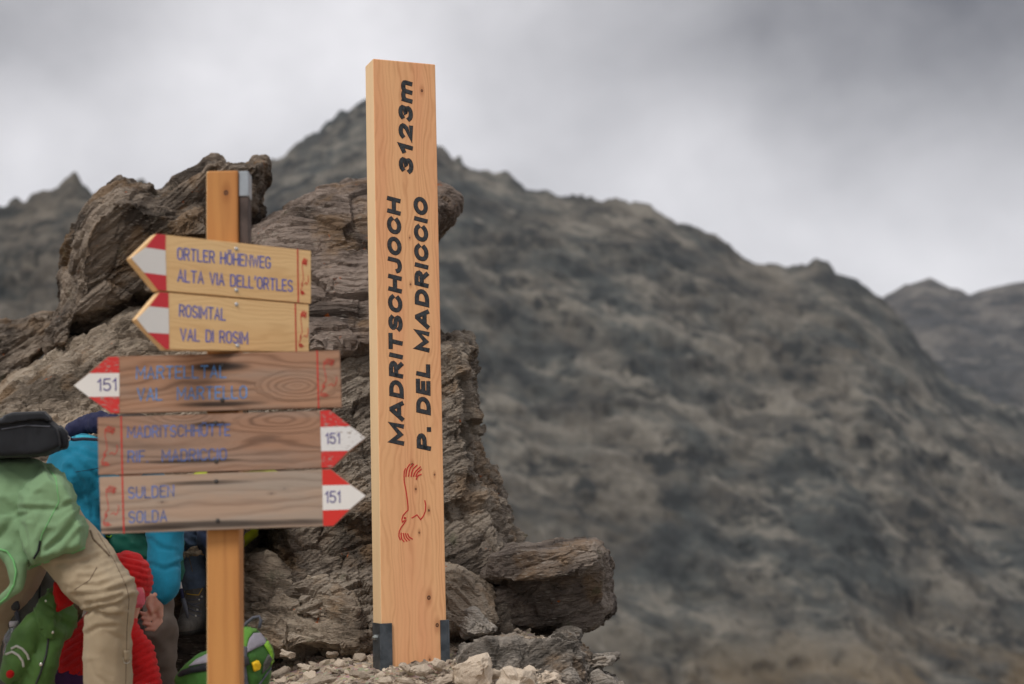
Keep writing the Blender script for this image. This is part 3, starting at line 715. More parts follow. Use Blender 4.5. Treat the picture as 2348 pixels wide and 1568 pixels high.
# stroke alphabet on a 0..w x 0..1 body
def arc(cx, cy, rx, ry, a0, a1, n=5):
    return [(cx + rx * math.cos(R(a0 + (a1 - a0) * i / n)), cy + ry * math.sin(R(a0 + (a1 - a0) * i / n))) for i in range(n + 1)]
def O_(w=.58, top=1.0, bot=0.0):
    r = w / 2; return arc(w / 2, top - r, r, r, 0, 180, 8) + arc(w / 2, bot + r, r, r, 180, 360, 8) + [(w, top - r)]
GL = {
 'O': (.58, [O_()]), 'Ö': (.58, [O_(), [(.16, 1.17), (.16, 1.25)], [(.42, 1.17), (.42, 1.25)]]),
 'R': (.56, [[(0, 0), (0, 1), (.30, 1)] + arc(.30, .74, .26, .26, 90, -90, 6) + [(0, .48)], [(.30, .48), (.56, 0)]]),
 'T': (.58, [[(0, 1), (.58, 1)], [(.29, 1), (.29, 0)]]), 'L': (.50, [[(0, 1), (0, 0), (.50, 0)]]),
 'E': (.50, [[(.50, 1), (0, 1), (0, 0), (.50, 0)], [(0, .52), (.42, .52)]]),
 'H': (.58, [[(0, 0), (0, 1)], [(.58, 0), (.58, 1)], [(0, .5), (.58, .5)]]),
 'N': (.58, [[(0, 0), (0, 1), (.58, 0), (.58, 1)]]), 'W': (.78, [[(0, 1), (.18, 0), (.39, .75), (.60, 0), (.78, 1)]]),
 'G': (.58, [arc(.29, .71, .29, .29, 20, 180, 6) + arc(.29, .29, .29, .29, 180, 360, 6) + [(.58, .45), (.32, .45)]]),
 'A': (.60, [[(0, 0), (.30, 1), (.60, 0)], [(.11, .33), (.49, .33)]]), 'V': (.60, [[(0, 1), (.30, 0), (.60, 1)]]),
 'I': (.02, [[(.01, 0), (.01, 1)]]), 'D': (.56, [[(0, 0), (0, 1), (.26, 1)] + arc(.26, .70, .30, .30, 90, 0, 4) + arc(.26, .30, .30, .30, 0, -90, 4) + [(0, 0)]]),
 "'": (.08, [[(.06, 1.05), (.0, .80)]]), 'S': (.54, [arc(.27, .74, .27, .26, 25, 180, 5)[:] + arc(.27, .74, .27, .26, 200, 270, 3) + arc(.27, .25, .27, .25, 90, -20, 4) + arc(.27, .25, .27, .25, -40, -160, 5)]),
 'M': (.70, [[(0, 0), (0, 1), (.35, .30), (.70, 1), (.70, 0)]]), 'C': (.56, [arc(.28, .72, .28, .28, 15, 180, 6) + arc(.28, .28, .28, .28, 180, 345, 6)]),
 'U': (.58, [[(0, 1), (0, .29)] + arc(.29, .29, .29, .29, 180, 360, 7) + [(.58, 1)]]),
 'Ü': (.58, [[(0, 1), (0, .29)] + arc(.29, .29, .29, .29, 180, 360, 7) + [(.58, 1)], [(.16, 1.14), (.16, 1.22)], [(.42, 1.14), (.42, 1.22)]]),
 'F': (.48, [[(.48, 1), (0, 1), (0, 0)], [(0, .52), (.40, .52)]]), '.': (.06, [[(0, 0), (.06, 0)]]),
 'B': (.56, [[(0, 0), (0, 1), (.30, 1)] + arc(.30, .76, .24, .24, 90, -90, 5) + [(0, .52)], [(.30, .52)] + arc(.30, .26, .26, .26, 90, -90, 5) + [(0, 0)]]),
 '1': (.22, [[(0, .76), (.20, 1), (.20, 0)]]), '5': (.52, [[(.48, 1), (.06, 1), (.02, .54)] + arc(.25, .31, .27, .31, 120, -150, 9)]),
 ' ': (.34, []),
}
def text_strokes(txt, pl, p0, p1, hpx, gap=.24):
    """strokes of a line of writing from p0 to p1 (view points of the baseline)"""
    a = Vector(pl.uv(*p0)); b = Vector(pl.uv(*p1)); t = Vector(pl.uv(p0[0], p0[1] - hpx)); H = (t - a).length
    wid = [GL[c][0] for c in txt]; tot = sum(wid) + gap * (len(txt) - 1)
    ex = (b - a) / tot; ez = Vector((-(b - a).y, (b - a).x)).normalized() * H
    out = []; x = 0.0
    for c, w in zip(txt, wid):
        if GL[c][1]: out.append([[tuple(a + ex * (x + q[0]) + ez * q[1]) for q in s_] for s_ in GL[c][1]])
        x += w + gap
    return out, H
BIRD = [[(234, 660), (229, 672), (228, 690), (229, 715), (236, 750), (242, 790), (245, 820), (245, 835), (235, 845), (224, 858), (219, 875), (221, 886), (228, 880), (235, 880), (228, 892), (216, 908), (208, 925), (206, 945), (212, 960)],
  [(254, 640), (243, 655), (238, 672), (236, 692)], [(268, 641), (255, 655), (250, 672), (247, 692)], [(283, 645), (267, 660), (261, 675), (258, 692)], [(297, 652), (279, 668), (272, 680), (268, 692)], [(301, 662), (287, 674), (281, 684), (278, 692)], [(300, 684), (289, 688), (284, 694), (280, 704)],
  [(316, 795), (320, 815), (318, 840), (310, 860), (298, 875), (283, 855), (262, 868)],
  [(216, 932), (217, 955), (228, 968)], [(225, 933), (229, 952), (240, 966)], [(234, 934), (239, 950), (250, 962)], [(243, 935), (249, 948), (263, 957)],
  [(230, 866), (234, 867), (234, 871), (230, 870), (230, 866)]]

# ------------------------------------------------------------------ tall marker post
PP = Plane(864.5, 780, 5.76, R(22))          # near vertical edge of the post
HW = PP.uv(1010.5, 780)[0]; TOP = PP.uv(855, 134)[1]; 
zb = gz(PP.o.x, PP.o.y) - PP.o.z - 0.10
DEP = 0.105
post = empty('marker_post', (PP.o.x, PP.o.y, PP.o.z + zb), (0, 0, PP.th))
tag(post, 'tall new pale timber post with dark carved lettering and a red bird emblem', 'post')
def pz(z): return z - zb                      # plane z -> post local z
def puv(px, py): u, v = PP.uv(px, py); return (u, pz(v))
kn = []
for (x, y, r) in ((967, 208, .009), (941, 652, .006), (939, 545, .005), (945, 1064, .007), (996, 1088, .006), (953, 1121, .007), (983, 1170, .007), (961, 1221, .006), (983, 1370, .013), (1002, 1433, .012), (985, 1512, .006)):
    u, v = puv(x, y); kn.append((v, u, r))
M['larch'] = wood_mat('larch_new', (0.80, 0.44, 0.215), (0.47, 0.19, 0.075), 'z', 58.0, kn, 0.60, red=(0.76, 0.36, 0.18), rough=0.62, sway=1.3)
M['larch_lit_side'] = wood_mat('larch_new_lit_side', (0.86, 0.60, 0.34), (0.62, 0.36, 0.17), 'z', 150.0, (), 0.5, rough=0.62, sway=.2)  # left face only: paler larch, light from the left painted into the colour
bm = bmesh.new(); bm_box(bm, 0, HW, 0, DEP, 0, pz(TOP), 0.004)
me = bm_mesh('timber', bm, False); me.materials.append(M['larch']); me.materials.append(M['larch_lit_side'])
for p_ in me.polygons: p_.material_index = 1 if p_.normal.x < -0.7 else 0
link('timber', me, None, post)
M['carve'] = plain('carved_dark_paint', (0.035, 0.038, 0.042), 0.55, 0.5, 90.0, bump=0.6, bs=160.0)
M['red_paint'] = plain('red_line_paint', (0.52, 0.03, 0.025), 0.5, 0.15, 40.0)
M['blue_paint'] = plain('blue_line_paint', (0.055, 0.11, 0.46), 0.6, 0.25, 60.0)
M['blue_faded'] = plain('faded_blue_line_paint', (0.09, 0.24, 0.52), 0.7, 0.45, 50.0)
M['blue_brown'] = plain('worn_blue_line_paint', (0.075, 0.14, 0.36), 0.7, 0.5, 40.0)
M['letter_rim'] = plain('groove_edge', (0.06, 0.02, 0.012), 0.8, 0.3, 60.0)  # dark brown rim drawn round each carved letter
GB = dict(GL)                                  # broad capitals of the carved lettering
GB['J'] = (.52, [[(.52, 1), (.52, .26)] + arc(.26, .26, .26, .26, 0, -175, 7)])
GB['P'] = (.58, [[(0, 0), (0, 1), (.32, 1)] + arc(.32, .72, .26, .28, 90, -90, 6) + [(0, .44)]])
GB['R'] = (.60, [[(0, 0), (0, 1), (.32, 1)] + arc(.32, .75, .26, .25, 90, -90, 6) + [(0, .50)], [(.30, .50), (.60, 0)]])
GB['M'] = (.84, [[(0, 0), (0, 1), (.42, .16), (.84, 1), (.84, 0)]])
GB['A'] = (.78, [[(0, 0), (.36, 1), (.42, 1), (.78, 0)], [(.14, .28), (.64, .28)]])
GB['C'] = (.66, [arc(.34, .56, .34, .44, 25, 180, 7) + arc(.34, .44, .34, .44, 180, 335, 7)])
GB['O'] = (.72, [arc(.36, .5, .36, .5, 0, 360, 20)])
GB['S'] = (.58, [arc(.29, .75, .27, .25, 20, 180, 5) + arc(.29, .75, .27, .25, 200, 265, 3) + arc(.29, .25, .29, .25, 85, -20, 4) + arc(.29, .25, .29, .25, -40, -165, 5)])
GB['D'] = (.64, [[(0, 0), (0, 1), (.26, 1)] + arc(.26, .5, .38, .5, 90, -90, 9) + [(0, 0)]])
GB['H'] = (.64, [[(0, 0), (0, 1)], [(.64, 0), (.64, 1)], [(0, .5), (.64, .5)]]); GB['I'] = (.02, [[(.01, 0), (.01, 1)]]); GB['T'] = (.64, [[(0, 1), (.64, 1)], [(.32, 1), (.32, 0)]])
GB['L'] = (.50, [[(0, 1), (0, 0), (.50, 0)]]); GB['E'] = (.54, [[(.54, 1), (0, 1), (0, 0), (.54, 0)], [(0, .5), (.48, .5)]]); GB['.'] = (.06, [[(0, 0), (.06, 0)]]); GB[' '] = (.10, [])
GB['3'] = (.54, [arc(.27, .76, .25, .24, 165, -80, 8) + arc(.27, .26, .27, .26, 80, -165, 9)])
GB['2'] = (.54, [arc(.27, .73, .27, .27, 165, -15, 7) + [(.44, .42), (.0, 0), (.56, 0)]])
GB['1'] = (.34, [[(.0, .72), (.26, 1), (.26, 0)]])
GB['m'] = (.86, [[(0, 0), (0, .72)], [(0, .48)] + arc(.215, .5, .215, .22, 170, 0, 6) + [(.43, 0)], [(.43, .48)] + arc(.645, .5, .215, .22, 170, 0, 6) + [(.86, 0)]])
def carved(txt, pa, pb, hpx, nm, gap):
    """bold slanted letters reading upwards; pa, pb = ends of the baseline in the view"""
    a = Vector(puv(*pa)); b = Vector(puv(*pb)); Hc = (Vector(puv(pa[0] - hpx, pa[1])) - a).length
    sw = Hc * 0.28; H = Hc - sw; e = (b - a).normalized(); n_ = Vector((-e.y, e.x)); a = a + n_ * sw / 2
    wid = [GB[c][0] for c in txt]; tot = sum(wid) + gap * (len(txt) - 1); L = (b - a).length - sw * 1.1 - .1 * H; k = L / tot
    a = a + e * sw * .5; x = 0.0
    for c, w in zip(txt, wid):
        st = [[tuple(a + e * ((x + q[0]) * k + 0.20 * q[1] * H) + n_ * q[1] * H) for q in s_] for s_ in GB[c][1]]
        if st:
            g = link('groove', ribbons(st, sw * 1.2, 0.0, 0.0006, name='groove'), M['letter_rim'], post)
            link('letter', ribbons(st, sw, 0.0, 0.0016, name='letter'), M['carve'], g)
        x += w + gap
carved('MADRITSCHJOCH', (927, 1021), (918.5, 453), 33, 'lettering', .36)
carved('P. DEL MADRICCIO', (988.5, 1033), (980, 452), 33, 'lettering', .36)
carved('3123m', (947.5, 400), (945.5, 185), 33, 'lettering', .38)
strk = [[puv((1400 + x / 1.056) / 1.7452, (1250 + y / 1.056) / 1.7452) for x, y in s_] for s_ in BIRD]
link('bird_emblem', ribbons(strk, 0.0048, 0.0, name='bird_emblem'), M['red_paint'], post)
# steel angle brackets
m = NT('raw_steel'); n1 = m.noise(m.co, 18, 5, 0.6, 0.5); n2 = m.noise(m.co, 90, 4, 0.6)
c = m.mix(m.rng(n1, 0.35, 0.65), (0.045, 0.055, 0.065), (0.10, 0.115, 0.13)); c = m.mix(m.rng(n2, 0.62, 0.75, 0, 0.35), c, (0.17, 0.12, 0.085))
M['steel'] = m.end(c, 0.45, m.bump(n2, 0.35, 0.002), 0.5, 0.55)
M['bolt'] = plain('zinc_bolt', (0.45, 0.47, 0.45), 0.35, 0.15, 80, metal=0.8)
zt_l = puv(875, 1429)[1]; zt_r = puv(1015, 1421)[1]
def lshape(xs, ys, t, z1, sx):
    bm = bmesh.new()
    # side plate and front flange, butted
    x0 = xs; bm_box(bm, min(x0, x0 - sx * t), max(x0, x0 - sx * t), -t, DEP * 0.80, 0, z1, 0.001)
    return bm
TH = 0.006; FL = puv(898, 1480)[0]
bm = bmesh.new(); bm_box(bm, -0.0085, -0.0015, -0.0085, 0.085, 0, zt_l, 0.0012); bm_box(bm, -0.0015, FL, -0.0085, -0.0015, 0, zt_l, 0.0012)
br = link('bracket', bm_mesh('bracket', bm), M['steel'], post)
bm = bmesh.new(); bmesh.ops.create_cone(bm, segments=6, radius1=0.011, radius2=0.011, depth=0.009, cap_ends=True); bmesh.ops.create_cone(bm, segments=12, radius1=0.0055, radius2=0.005, depth=0.019, cap_ends=True)
me = bm_mesh('bolt', bm)
zz = puv(858, 1463)[1]
bo = link('bolt', me, M['bolt'], br); bo.rotation_euler = (0, R(90), 0); bo.location = (-0.0125, 0.042, zz)
u0 = puv(1002, 1480)[0]
bm = bmesh.new(); bm_box(bm, HW + 0.0015, HW + 0.0085, -0.0085, 0.085, 0, zt_r, 0.0012); bm_box(bm, HW - 0.026, HW + 0.0015, -0.0085, -0.0015, 0, zt_r, 0.0012)
br2 = link('bracket', bm_mesh('bracket', bm), M['steel'], post)
bo = link('bolt', me, M['bolt'], br2); bo.rotation_euler = (0, R(90), 0); bo.location = (HW + 0.0125, 0.042, zz)
tag(br, 'steel foot bracket on the left with hexagon bolt head'); tag(br2, 'steel foot bracket on the right')

# ------------------------------------------------------------------ signpost with five boards
SY = 4.25
sp = at(508, 1568, SY); zg = gz(sp.x, sp.y) - 0.25
sign = empty('signpost', (sp.x, sp.y, zg)); tag(sign, 'wooden hiking signpost carrying five arrow boards, out of focus in front', 'signpost')
inv = Matrix.Translation((-sp.x, -sp.y, -zg))
def sub(o): o.parent = sign; return o
M['post_orange'] = wood_mat('stained_post', (0.52, 0.24, 0.072), (0.33, 0.125, 0.036), 'z', 30.0, [(2.0, .03, .01), (1.2, .05, .012), (.4, .02, .01)], 0.75, rough=0.65, red=(0.43, 0.165, 0.045), sway=.5)
PPL = Plane(478, 1450, SY, R(1.5))
lx = PPL.uv(479, 1400)[0]; rx_ = PPL.uv(549, 1400)[0]; zt = PPL.uv(500, 391)[1]
def on(pl):                                   # transform of a plane relative to the signpost
    return Matrix.Translation(pl.o) @ Matrix.Rotation(pl.th, 4, 'Z')
def putp(name, me, mat, pl, parent):
    o = link(name, me, mat); o.parent = parent
    if parent is sign: o.matrix_parent_inverse = Matrix.Identity(4); o.location = pl.o - Vector((sp.x, sp.y, zg)); o.rotation_euler = (0, 0, pl.th)
    return o
z0 = zg - PPL.o.z
bm = bmesh.new(); w_ = rx_ - lx
bm_box(bm, lx - 0.006, rx_, 0, w_, z0, zt, 0.005)
me = bm_mesh('post', bm); me.materials.append(M['post_orange'])
M['post_edge'] = plain('pale_post_edge', (0.80, 0.62, 0.36), 0.6, 0.08)  # paler tone for the left edge faces of the post
me.materials.append(M['post_edge'])
for p_ in me.polygons:
    if p_.normal.x < -0.3 and p_.normal.y > -0.9: p_.material_index = 1
putp('post', me, None, PPL, sign)
# weathered batten with a metal cover fixed to the right side of the post head
gx0, gz0 = PPL.uv(541, 391); gx1, gz1 = PPL.uv(562, 448); _, gz2 = PPL.uv(562, 700)
M['grey_metal'] = plain('grey_sheet_metal', (0.32, 0.35, 0.38), 0.45, 0.08, 20, metal=0.3)
M['dark_batten'] = plain('dark_weathered_wood', (0.075, 0.055, 0.048), 0.8, 0.3, 30)
bm = bmesh.new(); bm_box(bm, rx_ + 0.0015, rx_ + 0.0015 + (gx1 - gx0), 0.012, w_ - 0.01, gz2, gz1 - 0.001, 0.002)
putp('batten', bm_mesh('batten', bm), M['dark_batten'], PPL, sign)
bm = bmesh.new(); bm_box(bm, rx_ + 0.001, rx_ + 0.003 + (gx1 - gx0), 0.009, w_ - 0.008, gz1, gz0, 0.002)
putp('metal_cap', bm_mesh('metal_cap', bm), M['grey_metal'], PPL, sign)

def cp2(x, y): return ((250 + x / 1.845) / 1.7452, (600 + y / 1.845) / 1.7452)
def cp3(x, y): return ((250 + x / 1.845) / 1.7452, (1350 + y / 1.845) / 1.7452)
M['board_new'] = wood_mat('spruce_board', (0.80, 0.53, 0.255), (0.56, 0.31, 0.12), 'x', 70.0, (), 0.45, rough=0.5, sway=1.4, red=(0.76, 0.48, 0.22))
M['screw'] = plain('zinc_screw', (0.5, 0.5, 0.5), 0.35, 0.1, 60, metal=0.7)
M['rust'] = plain('dark_rusty_screw', (0.05, 0.045, 0.042), 0.6)
def arrow_paint(name, col, wear, seed):
    m = NT(name); n = m.noise(m.map(scale=(1, 1, 2.5), loc=(seed, 0, 0)), 60, 5, 0.7, 0.6); n2 = m.noise(m.co, 8, 3)
    c = m.mix(m.rng(n2, .3, .7, 0, .18), col, tuple(v * .8 for v in col))
    if wear: c = m.mix(m.rng(n, 0.60 - wear * .12, 0.66 - wear * .1), c, (0.30, 0.24, 0.20))
    return m.end(c, 0.5, None, 0.35)
M['white_new'] = arrow_paint('white_sign_paint', (0.74, 0.71, 0.67), 0, 1); M['white_worn'] = arrow_paint('worn_white_paint', (0.70, 0.68, 0.66), 0.3, 2)
M['red_new'] = arrow_paint('red_sign_paint', (0.60, 0.035, 0.045), 0, 3); M['red_worn'] = arrow_paint('worn_red_paint', (0.58, 0.03, 0.025), 0.45, 4); M['red_bright'] = arrow_paint('bright_red_paint', (0.62, 0.03, 0.02), 0, 5)
M['num'] = plain('number_paint', (0.07, 0.055, 0.22), 0.6, 0.2, 40)
def board(pl, cp, poly, label, mat, T, bands, line, texts, emb, num, tmat, screws, numh=0, front=0.0):
    pts = [pl.uv(*cp(*p)) for p in poly]
    b = putp('board', prism(pts, front, front + T, 0.0015, 'board'), mat, pl, sign); tag(b, label)
    for col, q in bands:
        link('arrow_band', prism([pl.uv(*cp(*p)) for p in q], front - 0.0012, front + 0.0008, 0, 'arrow_band'), col, b)
    l = [pl.uv(*cp(*p)) for p in line]
    link('margin_line', ribbons([l], 0.0042, front, name='margin_line'), M['red_paint'], b)
    S_ = []; H = .04
    for (t_, p0, p1, h) in texts:
        st, H = text_strokes(t_, pl, cp(*p0), cp(*p1), h / 1.845 / 1.7452); 
        for g in st: link('letter', ribbons(g, H * 0.125, front, name='letter'), tmat, b)
    if num:
        st, H = text_strokes('151', pl, cp(*num[0]), cp(*num[1]), num[2] / 1.845 / 1.7452, .20)
        
        for g in st: link('digit', ribbons(g, H * 0.13, front - 0.0013, name='digit'), M['num'], b)
    ex0, ey0, ex1, ey1, wd = emb
    q = [[pl.uv(*cp(ex0 + (x - 206) / 114 * (ex1 - ex0), ey0 + (y - 640) / 328 * (ey1 - ey0))) for x, y in s_] for s_ in BIRD]
    link('bird_emblem', ribbons(q, wd, front, name='bird_emblem'), M['red_paint'], b)
    for s_ in screws:
        u, v = pl.uv(*cp(*s_)); bm = bmesh.new(); bmesh.ops.create_uvsphere(bm, u_segments=12, v_segments=6, radius=0.006)
        o = link('screw', bm_mesh('screw', bm, True), M['screw'] if T > .03 else M['rust'], b); o.location = (u, front - 0.0005, v); o.scale = (1, .55, 1)
    return b
TH1 = R(38)
P1 = Plane(*cp2(1283, 860), SY - 0.030, TH1)
board(P1, cp2, [(505, 797), (692, 618), (1835, 745), (1835, 1135), (700, 1035)], 'new yellow board, topmost, arrow to the left, reading ORTLER HÖHENWEG', M['board_new'], 0.032,
    [(M['white_new'], [(507, 797), (612, 720), (758, 741), (764, 926), (600, 905)]), (M['red_new'], [(614, 719), (694, 620), (760, 628), (758, 740)]), (M['red_new'], [(601, 906), (764, 927), (766, 1039), (702, 1032)])],
    [(1735, 736), (1740, 1122)], [("ORTLER HÖHENWEG", (850, 806), (1533, 873), 84), ("ALTA VIA DELL'ORTLES", (852, 968), (1696, 1044), 84)], (1758, 800, 1815, 1070, .0016), None, M['blue_paint'], [(1283, 730), (1283, 1035)])
P2 = Plane(*cp2(1283, 1290), SY - 0.030, TH1)
board(P2, cp2, [(547, 1248), (715, 1048), (1820, 1142), (1820, 1492), (760, 1472)], 'new yellow board, second from top, arrow to the left, reading ROSIMTAL', M['board_new'], 0.032,
    [(M['white_new'], [(549, 1247), (640, 1155), (782, 1168), (785, 1358), (630, 1348)]), (M['red_new'], [(642, 1154), (717, 1050), (780, 1056), (782, 1167)]), (M['red_new'], [(631, 1349), (785, 1359), (786, 1470), (762, 1470)])],
    [(1718, 1138), (1725, 1488)], [("ROSIMTAL", (864, 1226), (1201, 1256), 84), ("VAL DI ROSIM", (872, 1403), (1366, 1430), 84)], (1745, 1188, 1812, 1460, .0016), None, M['blue_paint'], [(1283, 1140), (1292, 1445)])
P3 = Plane(*cp3(1180, 330), SY - 0.034, R(3))
def lo(pl, cp, x, y): return pl.uv(*cp(x, y))
u, v = lo(P3, cp3, 1735, 360); s1 = lo(P3, cp3, 1160, 215); s2 = lo(P3, cp3, 1180, 490); s3 = lo(P3, cp3, 1200, 120)
wb = dict(axis='x', rough=0.75, contrast=0.85)
M['b3'] = wood_mat('weathered_board_a', (0.37, 0.205, 0.125), (0.085, 0.034, 0.018), freq=48, cath=[(u, v, .115, .045, 5.0)], stains=[(s1[0], s1[1], .10, .016, .95), (s2[0], s2[1], .14, .010, .9), (s3[0], s3[1], .06, .014, .8)], grey=(0.27, 0.225, 0.185), weather=.5, sway=1.2, off=1, **wb)
board(P3, cp3, [(82, 355), (335, 142), (2045, 95), (2060, 515), (360, 562)], 'weathered brown board, third from top, arrow to the left, reading MARTELLTAL', M['b3'], 0.026,
    [(M['white_new'], [(85, 355), (198, 265), (420, 262), (420, 436), (195, 439)]), (M['red_worn'], [(200, 264), (338, 144), (418, 142), (420, 261)]), (M['red_worn'], [(196, 440), (420, 437), (420, 558), (361, 559)])],
    [(1879, 101), (1890, 517)], [("MARTELLTAL", (547, 303), (1205, 295), 86), ("VAL  MARTELLO", (554, 465), (1358, 447), 88)], (1905, 155, 2025, 440, .0017), ((262, 393), (396, 389), 84), M['blue_faded'], [(1178, 205), (1180, 462)])
P4 = Plane(*cp3(1180, 760), SY - 0.034, R(3))
c1 = lo(P4, cp3, 1590, 610); c2 = lo(P4, cp3, 900, 570); s1 = lo(P4, cp3, 1100, 640); s2 = lo(P4, cp3, 950, 912)
M['b4'] = wood_mat('weathered_board_b', (0.345, 0.19, 0.118), (0.08, 0.034, 0.019), freq=40, cath=[(c1[0], c1[1], .17, .045, 5.0), (c2[0], c2[1], .11, .035, 4.0)], stains=[(s1[0], s1[1], .07, .010, .95), (s2[0], s2[1], .17, .007, .85)], grey=(0.28, 0.23, 0.19), weather=.45, sway=1.5, off=5, **wb)
board(P4, cp3, [(258, 590), (1900, 540), (1975, 535), (2237, 740), (1995, 960), (1910, 966), (265, 1016)], 'weathered brown board, fourth from top, arrow to the right, reading MADRITSCHHÜTTE', M['b4'], 0.026,
    [(M['red_worn'], [(1902, 541), (1974, 537), (2124, 654), (1904, 661)]), (M['white_worn'], [(1904, 662), (2125, 655), (2235, 740), (2110, 836), (1909, 839)]), (M['red_worn'], [(1909, 840), (2109, 837), (1994, 958), (1912, 963)])],
    [(432, 586), (442, 1009)], [("MADRITSCHHÜTTE", (482, 738), (1235, 722), 80), ("RIF.  MADRICCIO", (485, 920), (1208, 900), 80)], (290, 655, 405, 950, .0017), ((1945, 783), (2045, 781), 74), M['blue_brown'], [(1130, 630), (1135, 915)])
P5 = Plane(*cp3(1180, 1190), SY - 0.034, R(3))
c1 = lo(P5, cp3, 1250, 1150); s1 = lo(P5, cp3, 1050, 1072); s2 = lo(P5, cp3, 1300, 1375); k1 = lo(P5, cp3, 1637, 1115); k2 = lo(P5, cp3, 1542, 1152); k3 = lo(P5, cp3, 735, 1213); s4 = lo(P5, cp3, 600, 1410)
M['b5'] = wood_mat('weathered_board_c', (0.40, 0.275, 0.195), (0.17, 0.095, 0.062), freq=34, knots=[(k1[0], k1[1], .006), (k2[0], k2[1], .005), (k3[0], k3[1], .006)], stains=[(s1[0], s1[1], .15, .008, .7), (s2[0], s2[1], .36, .013, .85), (s4[0], s4[1], .16, .009, .8)], grey=(0.33, 0.275, 0.225), weather=.8, sway=1.0, off=9, **{**wb, 'contrast': .6})
board(P5, cp3, [(270, 1030), (1915, 975), (1980, 972), (2240, 1168), (2000, 1392), (1925, 1393), (285, 1450)], 'weathered greyish board, lowest, arrow to the right, reading SULDEN SOLDA', M['b5'], 0.026,
    [(M['red_bright'], [(1917, 976), (1979, 974), (2124, 1087), (1918, 1091)]), (M['white_new'], [(1918, 1092), (2125, 1088), (2238, 1168), (2119, 1269), (1921, 1276)]), (M['red_bright'], [(1921, 1277), (2118, 1270), (1999, 1390), (1925, 1391)])],
    [(441, 1026), (453, 1443)], [("SULDEN", (489, 1187), (821, 1172), 80), ("SOLDA", (492, 1367), (768, 1355), 80)], (300, 1095, 415, 1395, .0017), ((1942, 1218), (2048, 1216), 80), M['blue_brown'], [(1135, 1062), (1145, 1352)])
# ------------------------------------------------------------------ people, clothing and bags
from mathutils.bvhtree import BVHTree
_b = bmesh.new(); bmesh.ops.create_icosphere(_b, subdivisions=2, radius=1.0)
ICO_V = np.array([v.co[:] for v in _b.verts]); ICO_F = np.array([[v.index for v in f.verts] for f in _b.faces]); _b.free()
def blob_mesh(bones, voxel=0.012, smooth=6, wr=None, name='blob', boxes=()):
    """one closed surface grown round tapering limbs; joints are (px, py, Y) in the view or a Vector"""
    bm = bmesh.new(); VV = []; FF = []
    def pt(p): return p if isinstance(p, Vector) else at(*p)
    for b in bones:
        p0, r0, p1, r1 = b[:4]; sc = b[4] if len(b) > 4 else (1, 1, 1)
        p0, p1 = pt(p0), pt(p1); L = (p1 - p0).length; n = max(1, int(L / (min(r0, r1) * 0.22)) + 1); n = min(n, 60)
        for i in range(n + 1):
            t = i / n; r = r0 + (r1 - r0) * t; c = p0.lerp(p1, t)
            VV.append(ICO_V * (np.array(sc) * r) + np.array(c)); FF.append(ICO_F + len(ICO_V) * len(FF))
    for f in boxes: f(bm)
    me = bpy.data.meshes.new(name)
    if boxes: bm.to_mesh(me)
    else: me.from_pydata(np.concatenate(VV).tolist(), [], np.concatenate(FF).tolist())
    bm.free()
    me = bake(me, [('REMESH', dict(mode='VOXEL', voxel_size=voxel)), ('SMOOTH', dict(factor=0.5, iterations=smooth))])
    if wr:
        P = getv(me); N = getn(me); setv(me, P + N * wr(P)[:, None])
    me.polygons.foreach_set('use_smooth', [True] * len(me.polygons)); me.name = name
    return me
def creases(paths, amp, r=5.0):
    """pressed-in cloth folds along given lines"""
    FA, RA, UA = np.array(FWD), np.array(RIGHT), np.array(UP)
    segs = [(np.array(a, float), np.array(b, float), k) for pth, k in paths for a, b in zip(pth, pth[1:])]
    def f(P):
        w = P @ FA; X = (P @ RA) / w * F + VW / 2; Yp = VH / 2 - (P @ UA) / w * F
        best = np.full(len(P), 1e9); kk = np.zeros(len(P)); side = np.zeros(len(P))
        for a, b, k in segs:
            d = b - a; t = np.clip(((X - a[0]) * d[0] + (Yp - a[1]) * d[1]) / (d @ d), 0, 1)
            ex, ey = X - a[0] - t * d[0], Yp - a[1] - t * d[1]; q = np.hypot(ex, ey)
            m_ = q < best; best = np.where(m_, q, best); kk = np.where(m_, k, kk); side = np.where(m_, ey * np.sign(d[0] if d[0] else 1), side)
        g = np.exp(-(best / r) ** 2); lip = np.exp(-((side + r * 1.5) / r) ** 2) * (best < r * 4)
        return amp * kk * (-g + 0.6 * lip)
    return f
def cj(*pts): return [(x / 2.3066, 888.3 + y / 2.3066) for x, y in pts]
def place(name, me, mat, parent):
    """give the mesh the parent's origin, keeping it where it stands"""
    me.materials.append(mat); shift(me, parent.location) if parent is not None else None
    o = link(name, me, None, parent); return o
def folds(dirv, lam, amp, seed, sharp=1.6, wf=2.5, region=None):
    """cloth creases running across a direction"""
    d = Vector(dirv).normalized(); a = np.array(d.orthogonal()); d = np.array(d); b = np.cross(d, a)
    def f(P):
        s = P @ d + 0.35 * lam * 3 * fbm(P * wf, 3, seed)
        Q = np.stack([s / lam, P @ a / lam * 0.28, P @ b / lam * 0.28], 1)
        n = 1 - 2.2 * np.abs(vnoise(Q, seed + 1)); n = np.sign(n) * np.abs(n) ** sharp
        n = n + 0.6 * (1 - 2.2 * np.abs(vnoise(Q * 1.9 + 4, seed + 6)))
        n2 = vnoise(Q * 2.3, seed + 2)
        w = 0.35 + 0.65 * sstep(-0.2, 0.5, fbm(P * 5, 2, seed + 3))
        if region is not None: w = w * region(P)
        return 1.6 * amp * (n * 0.9 + n2 * 0.5) * w + amp * 0.9 * fbm(P * 8, 3, seed + 4)
    return f
_trees = {}
def tree(target, parent):
    if target.name not in _trees:
        _trees[target.name] = BVHTree.FromPolygons([v.co + parent.location for v in target.vertices], [list(p.vertices) for p in target.polygons])
    return _trees[target.name]
